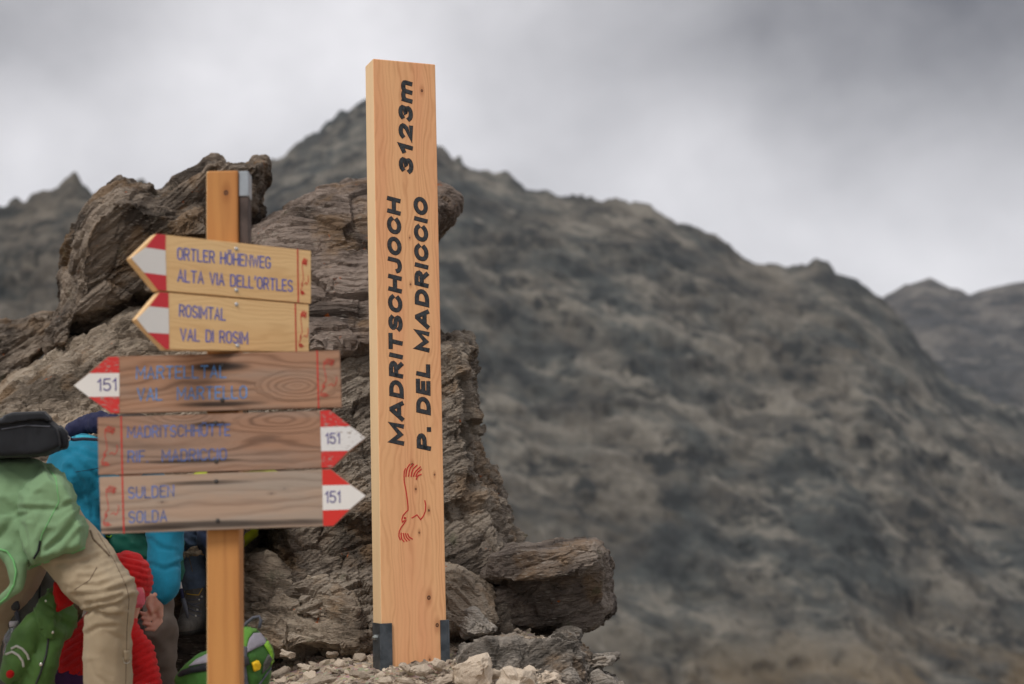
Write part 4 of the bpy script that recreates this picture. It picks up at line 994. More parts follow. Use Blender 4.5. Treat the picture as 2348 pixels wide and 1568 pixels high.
def drape(target, poly, name, mat, parent, th=0.003, step=5.0, lift=0.0015, wr=0.0):
    """panel sewn onto the surface of another mesh: outline given in the view, laid onto the cloth under it"""
    bvh = tree(target, parent)
    xs = [p[0] for p in poly]; ys = [p[1] for p in poly]
    pv = [Vector((p[0], p[1], 0)) for p in poly]
    # dense outline
    out = []
    for i, p in enumerate(pv):
        q = pv[(i + 1) % len(pv)]; n = max(1, int((q - p).length / step))
        out += [p.lerp(q, k / n) for k in range(n)]
    bm = bmesh.new(); vs = [bm.verts.new(p) for p in out]; bm.faces.new(vs)
    bmesh.ops.triangulate(bm, faces=bm.faces)
    for _ in range(4):
        le = [e for e in bm.edges if e.calc_length() > step * 1.8]
        if not le: break
        bmesh.ops.subdivide_edges(bm, edges=le, cuts=1); bmesh.ops.triangulate(bm, faces=[f for f in bm.faces if len(f.verts) > 3])
    last = None; bad = []
    for v in bm.verts:
        d = ray(v.co.x, v.co.y).normalized(); h = bvh.ray_cast(Vector((0, 0, 0)), d)
        if h[0] is None: bad.append(v); continue
        v.co = h[0] - d * lift
    bmesh.ops.delete(bm, geom=bad, context='VERTS')
    if not bm.faces: bm.free(); return None
    bmesh.ops.recalc_face_normals(bm, faces=bm.faces)
    if sum(f.normal.y * f.calc_area() for f in bm.faces) > 0: bmesh.ops.reverse_faces(bm, faces=bm.faces)
    bmesh.ops.solidify(bm, geom=list(bm.faces), thickness=-th)
    me = bpy.data.meshes.new(name); bm.to_mesh(me); bm.free()
    me.polygons.foreach_set('use_smooth', [True] * len(me.polygons))
    return place(name, me, mat, parent)
def seam(target, line, name, mat, parent, r=0.002, n=60):
    """cord, zip or stitched seam lying on a surface"""
    bvh = tree(target, parent)
    pts = []
    tot = [0]
    for a, b in zip(line, line[1:]): tot.append(tot[-1] + math.dist(a, b))
    for i in range(n + 1):
        s = tot[-1] * i / n; x = float(np.interp(s, tot, [p[0] for p in line])); y = float(np.interp(s, tot, [p[1] for p in line]))
        d = ray(x, y).normalized(); h = bvh.ray_cast(Vector((0, 0, 0)), d)
        if h[0] is not None and (not pts or (h[0] - pts[-1]).length < 0.06): pts.append(h[0] - d * r * 0.4)
    if len(pts) < 3: return None
    bm = bmesh.new(); bm_tube(bm, pts, r, 6); me = bm_mesh(name, bm, True); return place(name, me, mat, parent)
def tube_obj(name, pts, rad, mat, parent, n=8):
    bm = bmesh.new(); bm_tube(bm, [p if isinstance(p, Vector) else at(*p) for p in pts], rad, n); return place(name, bm_mesh(name, bm, True), mat, parent)

def cloth(name, col, rough=0.85, weave=700.0, bump=0.3, var=0.12, fuzz=0.0, sheen=0.06):
    m = NT(name); n = m.noise(m.co, 14, 4, 0.6); w = m.noise(m.co, weave, 2, 0.7)
    c = m.mix(m.rng(n, 0.3, 0.7), tuple(v * (1 - var) for v in col), tuple(v * (1 + var) for v in col))
    c = m.mix(m.rng(w, 0.35, 0.7, 0, 0.25 + fuzz), c, tuple(v * 0.6 for v in col))
    mm = m.end(c, rough, m.bump(m.math('ADD', w, m.math('MULTIPLY', m.noise(m.co, 70, 3, .6), .6)), bump, 0.003), 0.2)
    m.b.inputs['Sheen Weight'].default_value = sheen; m.b.inputs['Sheen Roughness'].default_value = 0.5
    return mm
M['softshell'] = cloth('green_softshell', (0.19, 0.31, 0.165), 0.75, 900, 0.15, 0.05)
M['hem'] = cloth('green_hem_piping', (0.17, 0.46, 0.17), 0.7, 900, 0.1, 0.05)
M['tan'] = cloth('tan_trousers', (0.36, 0.285, 0.19), 0.75, 1000, 0.12, 0.05)
M['tan_seam'] = cloth('tan_zip', (0.16, 0.115, 0.075), 0.7, 900, 0.1)
M['skin'] = plain('skin', (0.56, 0.29, 0.21), 0.5, 0.10, 25, bump=0.2, bs=300, **{'Subsurface Weight': 0.08, 'Subsurface Radius': (0.4, 0.15, 0.08), 'Subsurface Scale': 0.02})
M['hair'] = plain('dark_hair', (0.035, 0.022, 0.015), 0.6, 0.3, 200, bump=0.8, bs=350)
M['black_nylon'] = cloth('black_nylon', (0.010, 0.011, 0.014), 0.55, 1200, 0.2, 0.2)
M['black_plastic'] = plain('black_plastic', (0.03, 0.03, 0.033), 0.4)
M['turq'] = cloth('turquoise_fleece', (0.010, 0.17, 0.27), 0.95, 500, 0.4, 0.10, 0.15, 0.08)
M['turq_top'] = cloth('bright_turquoise_yoke', (0.03, 0.36, 0.48), 0.9, 500, 0.4, 0.05, 0.0, 0.1)
M['darkgreen'] = cloth('dark_green_jacket', (0.008, 0.095, 0.065), 0.6, 900, 0.15, 0.1)
M['navy'] = cloth('navy_cloth', (0.02, 0.022, 0.06), 0.8, 900, 0.2)
M['greybrown'] = cloth('grey_brown_trousers', (0.145, 0.115, 0.095), 0.8, 900, 0.15)
M['red_fleece'] = cloth('red_ribbed_fleece', (0.60, 0.013, 0.014), 0.95, 260, 0.9, 0.15, 0.2, 0.12)
M['pink'] = cloth('pink_knit', (0.68, 0.13, 0.17), 0.95, 300, 1.0, 0.1)
M['purple'] = cloth('purple_trousers', (0.055, 0.018, 0.07), 0.85, 900, 0.15)
M['jeans'] = cloth('blue_denim', (0.10, 0.145, 0.225), 0.85, 800, 0.4, 0.25, 0.2)
M['darkjeans'] = cloth('dark_navy_trousers', (0.03, 0.042, 0.085), 0.85, 800, 0.3)
M['neon'] = cloth('yellow_green_jacket', (0.42, 0.50, 0.02), 0.8, 800, 0.2)
M['leather'] = cloth('worn_grey_leather', (0.10, 0.092, 0.082), 0.6, 160, 0.7, 0.35)
M['sole'] = plain('rubber_sole', (0.025, 0.024, 0.022), 0.8, 0.3, 40, bump=.5)
M['yellow'] = plain('yellow_trim', (0.55, 0.33, 0.02), 0.6)
M['kidgreen'] = cloth('mid_green_shell', (0.070, 0.150, 0.035), 0.55, 900, 0.12, 0.1, 0.0, 0.1)
M['kidgreen2'] = cloth('green_cord', (0.14, 0.36, 0.10), 0.6, 900, 0.1)
M['redlining'] = cloth('red_fleece_lining', (0.45, 0.008, 0.008), 0.95, 300, 0.5)
M['silver'] = plain('reflective_tape', (0.42, 0.42, 0.38), 0.4, 0.1)
M['snap'] = plain('metal_snap', (0.6, 0.58, 0.52), 0.3, 0.1, metal=0.9)
M['ruck'] = cloth('grey_rucksack_cloth', (0.080, 0.080, 0.070), 0.7, 900, 0.2, 0.15)
M['lime'] = cloth('lime_cloth', (0.20, 0.42, 0.03), 0.6, 900, 0.1, 0.05)
M['packgreen'] = cloth('green_ripstop', (0.045, 0.135, 0.025), 0.55, 500, 0.25, 0.12)
M['packgreen2'] = cloth('bright_green_cloth', (0.10, 0.26, 0.035), 0.6, 600, 0.2, 0.08)
M['lilac'] = cloth('lilac_grey_cloth', (0.25, 0.235, 0.27), 0.7, 700, 0.2, 0.06)
M['strap'] = cloth('grey_webbing', (0.09, 0.095, 0.115), 0.7, 500, 0.4)
M['yellowcloth'] = plain('yellow_foam', (0.80, 0.50, 0.015), 0.6, 0.08)
def face_bits(c, look, r, parent, hair=True, side=None):
    """eyes, brows and mouth set into a head that looks along a direction"""
    look = look.normalized(); s = look.cross(Vector((0, 0, 1))).normalized(); u = s.cross(look)
    for k in (-1, 1):
        bm = bmesh.new(); bmesh.ops.create_uvsphere(bm, u_segments=10, v_segments=6, radius=0.010)
        o = link('eye', bm_mesh('eye', bm, True), M['black_plastic'], parent); o.location = c + look * r * 0.93 + s * 0.031 * k + u * 0.008 - parent.location
    if hair:
        me = blob_mesh([(c + u * r * 0.25 - look * r * 0.15, r * 1.02, c - look * r * 0.3, r * 0.98)], 0.008, 3, lambda P: 0.004 * fbm(P * 60, 2, 3), 'hair')
        place('hair', me, M['hair'], parent)
def head_bones(c, look, r, neck):
    look = look.normalized()
    return [(c, r * 0.95, c - look * r * 0.15, r), (c + look * r * 0.3 - Vector((0, 0, r * 0.55)), r * 0.62, c, r * 0.85), (c - Vector((0, 0, r * 0.5)), 0.055, neck, 0.06),
            (c + look * r * 1.04 - Vector((0, 0, r * 0.15)), 0.012, c + look * r * 0.85 + Vector((0, 0, r * 0.1)), 0.010)]
def hand_bones(w, d, s, k=1.0):
    """palm and five curled fingers: wrist point, direction of the hand, thumb side"""
    d = d.normalized(); s = (s - d * s.dot(d)).normalized(); n = d.cross(s)
    b = [(w, .026 * k, w + d * .05 * k, .020 * k), (w + d * .04 * k + s * .018 * k, .017 * k, w + d * .085 * k + s * .026 * k, .014 * k), (w + d * .04 * k - s * .018 * k, .016 * k, w + d * .08 * k - s * .028 * k, .013 * k), (w + d * .05 * k, .017 * k, w + d * .085 * k, .014 * k)]
    for i, (o, L) in enumerate(((.030, .040), (.010, .045), (-.010, .042), (-.030, .033))):
        a = w + d * .085 * k + s * o * k; m1 = a + (d * .9 + n * .35).normalized() * L * k; m2 = m1 + (d * .35 + n * .9).normalized() * L * .75 * k; m3 = m2 + (n * .95 - d * .2).normalized() * L * .5 * k
        b += [(a, .0098 * k, m1, .0092 * k), (m1, .0092 * k, m2, .0085 * k), (m2, .0085 * k, m3, .007 * k)]
    t0 = w + d * .025 * k + s * .022 * k; t1 = t0 + (s * .9 + d * .5).normalized() * .035 * k; t2 = t1 + (d * .9 + s * .2 + n * .4).normalized() * .035 * k
    b += [(t0, .014 * k, t1, .0105 * k), (t1, .0105 * k, t2, .008 * k)]
    return b
V3 = Vector
DOWN = V3((0, 0, -1))
def floor_at(p, r=0.0): return V3((p.x, p.y, gz(p.x, p.y) + r))
def boot(p, fwd, parent, mat=None, k=1.0):
    """hiking boot: p is the ankle point above the ground"""
    g = floor_at(p, 0.03 * k); f = V3((fwd.x, fwd.y, 0)).normalized()
    me = blob_mesh([(g + V3((0, 0, .13 * k)), .048 * k, g + V3((0, 0, .05 * k)), .046 * k), (g + V3((0, 0, .045 * k)), .045 * k, g + f * .13 * k + V3((0, 0, .02 * k)), .040 * k), (g - f * .03 * k + V3((0, 0, .02 * k)), .042 * k, g + f * .1 * k + V3((0, 0, .015 * k)), .042 * k)], 0.010, 4, None, 'boot')
    place('boot', me, mat or M['leather'], parent)
    me = blob_mesh([(g - f * .04 * k - V3((0, 0, .012)), .045 * k, g + f * .14 * k - V3((0, 0, .012)), .043 * k, (1, 1, .45))], 0.008, 2, None, 'sole'); place('sole', me, M['sole'], parent)

# ---- person in the pale green jacket, bending to the left
Yg = 5.1
A = at(150, 1690, Yg)
pg = empty('person', (A.x, A.y, gz(A.x, A.y))); tag(pg, 'person in pale green jacket and tan trousers bending down at the left edge', 'person', )
hipR, kneeR, ankR = (150, 1246, Yg), (258, 1368, Yg - .06), (246, 1640, Yg)
hipL, kneeL, ankL = (60, 1235, Yg + .22), (-5, 1390, Yg + .30), (-40, 1640, Yg + .38)
chest = at(-120, 1185, Yg + .05); head = at(-290, 1290, Yg - .02)
sR = at(-150, 1180, Yg - .15); eR = at(-175, 1370, Yg - .28); wR = at(-120, 1500, Yg - .22)
sL = at(-140, 1170, Yg + .25); eL = at(-190, 1380, Yg + .34); wL = at(-120, 1510, Yg + .2)
body = [(at(100, 1190, Yg + .08), .10, chest, .11), (chest, .10, at(-200, 1230, Yg + .02), .06)] + head_bones(head, V3((-.4, -.1, -.9)), .098, at(-200, 1230, Yg + .02))
body += [(at(*hipR), .07, at(*kneeR), .05), (at(*kneeR), .055, at(*ankR), .04), (at(*hipL), .08, at(*kneeL), .06), (at(*kneeL), .055, at(*ankL), .04)]
for s_, e_, w_, k in ((sR, eR, wR, 1), (sL, eL, wL, -1)):
    body += [(chest, .08, s_, .06), (s_, .05, e_, .042), (e_, .04, w_, .027)] + hand_bones(w_, (w_ - e_) + V3((.02, 0, -.05)), V3((0, -k, 0.2)))
bme = blob_mesh(body, 0.007, 3, None, 'body'); bo_ = place('body', bme, M['skin'], pg)
face_bits(head, V3((-.4, -.1, -.9)), .098, pg)
cr_t = creases([(cj((400, 1095), (520, 1088), (620, 1063), (700, 1035)), 1), (cj((420, 1040), (520, 1048), (600, 1022), (660, 1000)), .9), (cj((430, 1000), (520, 1000), (600, 960)), .7), (cj((445, 1188), (540, 1160), (620, 1148), (695, 1105)), 1.7), (cj((510, 1185), (560, 1205), (630, 1198)), 1.2),
    (cj((400, 950), (500, 962), (570, 935)), .6), (cj((455, 1300), (520, 1265), (600, 1258)), .8), (cj((470, 1140), (560, 1128), (640, 1100)), .9), (cj((300, 935), (420, 925), (520, 890)), .8), (cj((560, 1290), (640, 1330), (650, 1420)), .5), (cj((480, 1450), (500, 1520), (560, 1568)), .5)], .007, 5.5)
cr_j = creases([(cj((240, 385), (290, 500), (312, 620)), .8), (cj((130, 640), (300, 645), (400, 600)), 1), (cj((240, 860), (330, 790), (400, 700), (440, 650)), 1.3), (cj((0, 790), (70, 700), (160, 650)), .9), (cj((60, 480), (150, 560), (200, 560)), .5), (cj((330, 440), (390, 520), (400, 590)), .9), (cj((200, 920), (220, 820), (260, 760)), .9), (cj((20, 600), (120, 740), (150, 850)), .6), (cj((330, 900), (370, 820), (430, 760)), .7)], .008, 7)
cr_f = creases([(cj((355, 330), (440, 420), (520, 475)), 1), (cj((370, 420), (430, 500), (480, 600), (490, 680)), 1.1), (cj((400, 480), (435, 560), (455, 650)), 1), (cj((800, 935), (870, 965), (960, 925)), 1), (cj((800, 800), (850, 850), (900, 860)), .7), (cj((410, 330), (470, 360), (520, 375)), .8)], .007, 5)
kz = lambda c, r: (lambda P: np.exp(-((P - np.array(c)) ** 2).sum(1) / (r * r)))
kn_ = at(*kneeR); hp_ = at(*hipR)
dth = (kn_ - hp_)
fw1 = folds(dth, .040, .0075, 5, 1.3, 2.0, kz(kn_ + V3((-.04, 0, .06)), .17)); fw2 = folds((0.45, 0, 1), .09, .0042, 8)
tro = blob_mesh([(at(105, 1195, Yg + .1), .12, at(140, 1240, Yg + .04), .105), (at(158, 1250, Yg + .02), .104, at(205, 1312, Yg - .02), .099), (at(205, 1318, Yg - .02), .100, at(252, 1362, Yg - .06), .086),
    (at(256, 1362, Yg - .05), .083, at(247, 1440, Yg - .03), .080), (at(247, 1440, Yg - .03), .079, at(247, 1568, Yg), .074), (at(247, 1568, Yg), .074, at(247, 1650, Yg), .082),
    (at(*hipL), .115, at(*kneeL), .09), (at(*kneeL), .085, at(*ankL), .08)], 0.007, 4, lambda P: .5 * fw1(P) + fw2(P) + cr_t(P), 'trousers')
tr_o = place('trousers', tro, M['tan'], pg)
jf = folds((0.7, 0.2, 0.4), .11, .0075, 31, 1.2); jf2 = folds((1, 0, -.5), .05, .0028, 33)
jac = blob_mesh([(at(70, 1145, Yg + .05), .135, at(-20, 1150, Yg + .05), .145), (at(-20, 1150, Yg + .05), .15, chest, .16), (at(108, 1140, Yg + .0), .098, at(60, 1140, Yg + .2), .10), (at(118, 1150, Yg), .080, at(110, 1195, Yg), .085),
    (at(60, 1215, Yg), .09, at(20, 1195, Yg + .02), .10), (at(-10, 1245, Yg - .05), .020, at(22, 1270, Yg - .07), .026), (at(22, 1262, Yg - .07), .030, at(46, 1305, Yg - .08), .022), (at(46, 1290, Yg - .07), .034, at(38, 1340, Yg - .08), .016), (at(36, 1345, Yg - .08), .016, at(-20, 1392, Yg - .06), .012),
    (at(40, 1240, Yg - .04), .05, at(50, 1285, Yg - .06), .03),
    (chest, .13, sR, .085), (sR, .075, eR, .06), (eR, .058, wR, .045), (chest, .13, sL, .085), (sL, .075, eL, .06), (eL, .058, wL, .045), (chest, .14, at(-200, 1225, Yg), .085)], 0.007, 6, lambda P: .7 * jf(P) + jf2(P) + cr_j(P), 'jacket')
def skirt_(bm): chunk_bm(bm, [(30, 1120), (100, 1062), (150, 1078), (180, 1135), (178, 1158), (194, 1183), (204, 1220), (199, 1264), (165, 1276), (130, 1287), (100, 1298), (64, 1310), (40, 1270)], Yg - .155, Yg + .16, 0.74)
skm = blob_mesh([], .006, 4, lambda P: .7 * jf(P) + jf2(P) + cr_j(P), 'jacket_skirt', (skirt_,)); place('jacket_skirt', skm, M['softshell'], pg)
jo = place('jacket', jac, M['softshell'], pg)
seam(jac, [(-5, 1258), (16, 1264), (31, 1285), (37, 1310), (32, 1340), (16, 1368), (-5, 1386)], 'hem_piping', M['hem'], pg, .0035)
seam(skm, [(67, 1300), (110, 1288), (150, 1275), (172, 1266), (196, 1255)], 'hem_seam', M['hem'], pg, .0022)
seam(skm, [(108, 1070), (128, 1095), (135, 1150), (96, 1225), (93, 1240)], 'side_seam', M['hem'], pg, .0016)
seam(skm, [(92, 1240), (88, 1262), (78, 1280)], 'pocket_zip', M['black_nylon'], pg, .004)
seam(tro, [(207, 1216), (214, 1236), (236, 1258), (251, 1274)], 'pocket_zip', M['tan_seam'], pg, .0035)
seam(tro, [(224, 1222), (262, 1285), (290, 1345), (296, 1372), (291, 1440), (288, 1568)], 'side_seam', M['tan_seam'], pg, .0012)
seam(tro, [(222, 1300), (205, 1330), (170, 1352)], 'knee_seam', M['tan_seam'], pg, .0012)
drape(tro, [(283, 1491), (297, 1491), (298, 1513), (284, 1513)], 'loop_tab', M['tan'], pg, .002)
seam(tro, [(282, 1508), (284, 1519), (291, 1521), (297, 1517), (299, 1508)], 'ring_loop', M['snap'], pg, .0014)
for an, f_ in ((ankR, V3((-.3, -1, 0))), (ankL, V3((-.8, -.5, 0)))): boot(at(*an), f_, pg)
# black camera bag worn on the back
bag = empty('waist_bag', at(78, 1052, Yg - .02)); tag(bag, 'black zipped waist bag on the back of the person in the green jacket', 'bag')
def bagbox(bm): chunk_bm(bm, [(-45, 962), (4, 958), (60, 950), (104, 952), (121, 966), (139, 979), (145, 1000), (146, 1026), (117, 1041), (78, 1049), (0, 1052), (-45, 1050)], Yg - .14, Yg + .12, 0.86)
me = blob_mesh([], 0.007, 5, folds((1, 0, .2), .05, .002, 3), 'bag_body', (bagbox,)); place('bag_body', me, M['black_nylon'], bag)
def bagbox2(bm): chunk_bm(bm, [(126, 978), (140, 974), (156, 990), (159, 1010), (157, 1028), (146, 1032), (130, 1032), (124, 1010)], Yg - .10, Yg + .10, 0.85)
me2 = blob_mesh([], 0.006, 3, None, 'side_pocket', (bagbox2,)); place('side_pocket', me2, M['black_nylon'], bag)
def bagbox3(bm): chunk_bm(bm, [(-48, 966), (2, 962), (8, 952), (28, 945), (104, 942), (120, 958), (122, 968), (100, 962), (50, 966), (10, 974), (-48, 978)], Yg - .155, Yg + .125, 0.92)
me3 = blob_mesh([], 0.005, 3, None, 'lid', (bagbox3,)); place('lid', me3, M['black_nylon'], bag)
seam(me, [(4, 984), (60, 975), (115, 978)], 'zip', M['strap'], bag, .0022)
tube_obj('strap', [(152, 1003, Yg - .05), (168, 1008, Yg + .0), (190, 1006, Yg + .12), (230, 1008, Yg + .4), (260, 1010, Yg + .5)], .0055, M['navy'], bag)
tube_obj('buckle', [(153, 998, Yg - .06), (160, 1003, Yg - .05), (160, 1009, Yg - .05), (153, 1010, Yg - .06)], .0022, M['snap'], bag)

# ---- person in the turquoise fleece, crouching behind
Yt = 5.75
A = at(340, 1600, Yt + .1); pt_ = empty('person', (A.x, A.y, gz(A.x, A.y))); tag(pt_, 'person in turquoise fleece reaching down behind the signpost boards', 'person')
hd = at(300, 1022, Yt - .12); ch = at(300, 1120, Yt); sh = at(380, 1160, Yt - .02); el = at(390, 1270, Yt - .06); wr_ = at(366, 1366, Yt - .16)
shl = at(200, 1110, Yt); ell = at(205, 1230, Yt - .05); wrl = at(250, 1330, Yt - .12)
pel = at(300, 1250, Yt + .25)
hb = [(wr_, .022, at(360, 1388, Yt - .17), .021), (at(354, 1380, Yt - .17), .016, at(354, 1394, Yt - .18), .013), (at(364, 1392, Yt - .165), .017, at(367, 1412, Yt - .17), .012), (at(344, 1368, Yt - .18), .013, at(340, 1386, Yt - .19), .011), (at(340, 1386, Yt - .19), .011, at(347, 1402, Yt - .19), .009)]
for (a_, b_, c_, r_) in (((352, 1396), (336, 1408), (322, 1404), .0082), ((360, 1408), (341, 1421), (325, 1417), .0082), ((366, 1418), (348, 1433), (328, 1430), .0078), ((370, 1424), (354, 1444), (333, 1443), .0068)):
    hb += [(at(*a_, Yt - .17), r_, at(*b_, Yt - .19), r_ * .95), (at(*b_, Yt - .19), r_ * .95, at(*c_, Yt - .20), r_ * .75)]
body = head_bones(hd, V3((.15, -.8, -.5)), .095, at(300, 1075, Yt)) + [(ch, .11, pel, .12), (ch, .09, sh, .06), (sh, .05, el, .04), (el, .038, wr_, .025), (ch, .09, shl, .06), (shl, .05, ell, .04), (ell, .038, wrl, .025)] + hb + hand_bones(wrl, V3((.3, -.2, -1)), V3((1, 0, 0)))
kt = at(362, 1330, Yt + .06); at_ = at(372, 1600, Yt + .05); ktl = at(230, 1330, Yt + .06); atl = at(235, 1600, Yt + .1)
body += [(pel, .09, kt, .040), (kt, .038, at_, .032), (pel, .09, ktl, .045), (ktl, .04, atl, .035)]
place('body', blob_mesh(body, 0.0042, 2, None, 'body'), M['skin'], pt_); face_bits(hd, V3((.15, -.8, -.5)), .095, pt_)
fl0 = folds((.6, 0, .8), .06, .004, 41, 1.2); fl1 = lambda P: fl0(P) + cr_f(P); fle = blob_mesh([(at(190, 1078, Yt + .05), .138, at(310, 1135, Yt + .02), .125), (at(195, 1090, Yt), .12, at(212, 1150, Yt + .02), .09), (at(212, 1150, Yt), .09, at(222, 1195, Yt), .05), (at(310, 1130, Yt), .12, sh, .085), (at(375, 1180, Yt), .075, at(381, 1262, Yt - .05), .064), (at(381, 1262, Yt - .05), .063, at(377, 1340, Yt - .13), .050), (at(377, 1340, Yt - .13), .050, at(374, 1368, Yt - .16), .034),
    (ell, .055, shl, .07), (ell, .052, wrl, .036)], 0.008, 5, fl1, 'fleece')
place('fleece', fle, M['turq'], pt_)
drape(fle, [(150, 984), (190, 978), (235, 978), (235, 1012), (205, 1006), (165, 1004)], 'shoulder_yoke', M['turq_top'], pt_, .003)
seam(fle, [(172, 1082), (200, 1078), (230, 1072)], 'yoke_seam', M['navy'], pt_, .001)
me = blob_mesh([(at(168, 985, Yt + .08), .030, at(200, 972, Yt + .08), .036), (at(200, 972, Yt + .08), .030, at(228, 968, Yt + .06), .045), (at(228, 968, Yt + .06), .03, at(262, 975, Yt + .02), .045)], .006, 3, folds((1, 0, .4), .02, .006, 44), 'hood'); place('hood', me, M['navy'], pt_)
me = blob_mesh([(at(215, 1225, Yt + .12), .085, at(300, 1235, Yt + .10), .095), (at(300, 1235, Yt + .08), .11, at(345, 1262, Yt + .06), .085), (at(345, 1262, Yt + .06), .085, at(372, 1285, Yt + .10), .070), (at(392, 1250, Yt + .06), .05, at(390, 1305, Yt + .05), .048), (pel, .14, ch, .11)], .009, 5, folds((.2, 0, 1), .045, .011, 47, 1.2), 'jacket')
o = place('jacket', me, M['darkgreen'], pt_); tag(o, 'dark green jacket below the turquoise fleece')
seam(me, [(240, 1228), (252, 1232), (256, 1227)], 'print', M['lime'], pt_, .003)
me = blob_mesh([(at(300, 1290, Yt + .25), .11, kt, .065), (at(362, 1345, Yt + .04), .058, at(366, 1440, Yt), .058), (at(366, 1440, Yt), .058, at(374, 1600, Yt + .05), .050), (at(290, 1290, Yt + .25), .11, ktl, .07), (ktl, .068, atl, .06)], .009, 5, folds((.1, 0, 1), .06, .010, 49, 1.2), 'trousers')
place('trousers', me, M['greybrown'], pt_)
boot(at_, V3((.2, -1, 0)), pt_); boot(atl, V3((-.2, -1, 0)), pt_)

# ---- child in the red ribbed fleece suit
Yc = 5.42
A = at(240, 1640, Yc); pc = empty('person', (A.x, A.y, gz(A.x, A.y))); tag(pc, 'small child in hooded red ribbed fleece suit behind the tan trouser leg', 'child')
hc = at(292, 1332, Yc)
kc = at(150, 1575, Yc - .02)
body = head_bones(hc, V3((.75, -.55, -.35)), .075, at(280, 1400, Yc)) + [(at(262, 1425, Yc), .05, at(220, 1540, Yc), .09), (at(290, 1455, Yc), .03, at(342, 1530, Yc - .02), .027), (at(342, 1530, Yc - .02), .025, at(325, 1610, Yc - .12), .018),
    (at(215, 1440, Yc), .03, at(165, 1520, Yc), .027), (at(165, 1520, Yc), .025, at(180, 1600, Yc - .1), .018), (at(220, 1560, Yc), .08, kc, .06), (kc, .05, at(110, 1630, Yc), .035)]
body += hand_bones(at(325, 1610, Yc - .12), V3((-.2, -.5, -.6)), V3((1, 0, 0)), .55) + hand_bones(at(180, 1600, Yc - .1), V3((.2, -.5, -.6)), V3((-1, 0, 0)), .55)
place('body', blob_mesh(body, .006, 2, None, 'body'), M['skin'], pc)
def ribs(P):
    h = np.array(hc); d = P - h
    inh = sstep(.135, .10, np.linalg.norm(d, axis=1))
    sh_ = d @ np.array([.28, 0, .96]) + 0.01 * fbm(P * 9, 2, 3)
    sb = P[:, 2] * .96 - P[:, 0] * .22 + .012 * fbm(P * 6, 3, 4) + 0.25 * (P[:, 0] + .9) ** 2
    a = np.abs(np.sin(np.where(inh > .5, sh_ / .021, sb / .024) * math.pi)) ** .55
    return (a - .5) * .008 + .0012 * fbm(P * 60, 2, 5)
me = blob_mesh([(at(288, 1322, Yc), .088, at(300, 1335, Yc + .02), .076), (at(298, 1350, Yc + .03), .065, at(278, 1402, Yc + .02), .055), (at(264, 1425, Yc), .075, at(240, 1465, Yc), .105), (at(240, 1465, Yc), .11, at(215, 1525, Yc + .02), .135),
    (at(288, 1452, Yc), .050, at(318, 1495, Yc - .01), .050), (at(320, 1495, Yc - .01), .051, at(338, 1580, Yc - .04), .052), (at(338, 1580, Yc - .04), .050, at(325, 1610, Yc - .12), .036), (at(215, 1440, Yc), .05, at(165, 1530, Yc), .05), (at(165, 1530, Yc), .05, at(180, 1600, Yc - .1), .036)], .006, 4, ribs, 'fleece_suit')
place('fleece_suit', me, M['red_fleece'], pc)
seam(me, [(190, 1450), (188, 1500), (186, 1545)], 'zip', M['redlining'], pc, .004)
me = blob_mesh([(at(312, 1362, Yc - .045), .030, at(316, 1378, Yc - .045), .026), (at(300, 1350, Yc - .03), .03, at(312, 1362, Yc - .045), .03)], .005, 3, lambda P: .0015 * np.sin(P[:, 2] * 700) , 'knitted_hat'); place('knitted_hat', me, M['pink'], pc)
me = blob_mesh([(at(215, 1570, Yc), .12, kc, .08), (kc, .078, at(110, 1640, Yc), .06), (at(240, 1590, Yc), .09, at(300, 1640, Yc - .1), .06)], .009, 4, folds((1, 0, .5), .05, .006, 63), 'trousers'); place('trousers', me, M['purple'], pc)
for x, y_ in ((110, Yc), (300, Yc - .1)): boot(at(x, 1640, y_), V3((-.3, -1, 0)), pc, None, .6)

# ---- mid green children's jacket lying over the rucksack
Yj = 5.2
gj = empty('jacket', at(90, 1600, Yj)); tag(gj, "mid green hooded child's jacket with red lining and silver sleeve bands lying over the rucksack", 'jacket')
jf = folds((.7, 0, .7), .045, .008, 71, 1.3)
shell = blob_mesh([(at(112, 1400, Yj), .040, at(60, 1468, Yj - .03), .048), (at(60, 1468, Yj - .03), .048, at(32, 1530, Yj - .05), .040), (at(32, 1530, Yj - .05), .040, at(22, 1546, Yj - .06), .028), (at(122, 1352, Yj + .03), .016, at(118, 1380, Yj), .030), (at(112, 1385, Yj), .034, at(112, 1450, Yj - .02), .038),
    (at(130, 1400, Yj + .02), .035, at(148, 1420, Yj + .05), .032), (at(145, 1385, Yj + .05), .03, at(140, 1450, Yj + .03), .034), (at(125, 1450, Yj), .040, at(100, 1520, Yj - .02), .045), (at(100, 1520, Yj - .02), .048, at(70, 1600, Yj), .060), (at(60, 1560, Yj), .04, at(40, 1620, Yj), .05)], .007, 4, jf, 'shell')
place('shell', shell, M['kidgreen'], gj)
me = blob_mesh([(at(134, 1344, Yj - .02), .018, at(142, 1376, Yj - .025), .022), (at(140, 1372, Yj - .02), .022, at(160, 1374, Yj - .0), .018), (at(128, 1398, Yj - .02), .012, at(162, 1378, Yj - .01), .012)], .005, 3, folds((1, 0, .3), .02, .004, 74), 'lining'); place('lining', me, M['redlining'], gj)
me = blob_mesh([(at(22, 1546, Yj - .075), .016, at(24, 1544, Yj - .09), .013)], .004, 2, None, 'cuff_lining'); place('cuff_lining', me, M['redlining'], gj)
fp = [(78, 1392), (100, 1372), (120, 1350), (131, 1345), (128, 1390), (124, 1440), (122, 1465), (104, 1462), (90, 1448), (84, 1420)]
drape(shell, fp, 'storm_flap', M['kidgreen'], gj, .005)
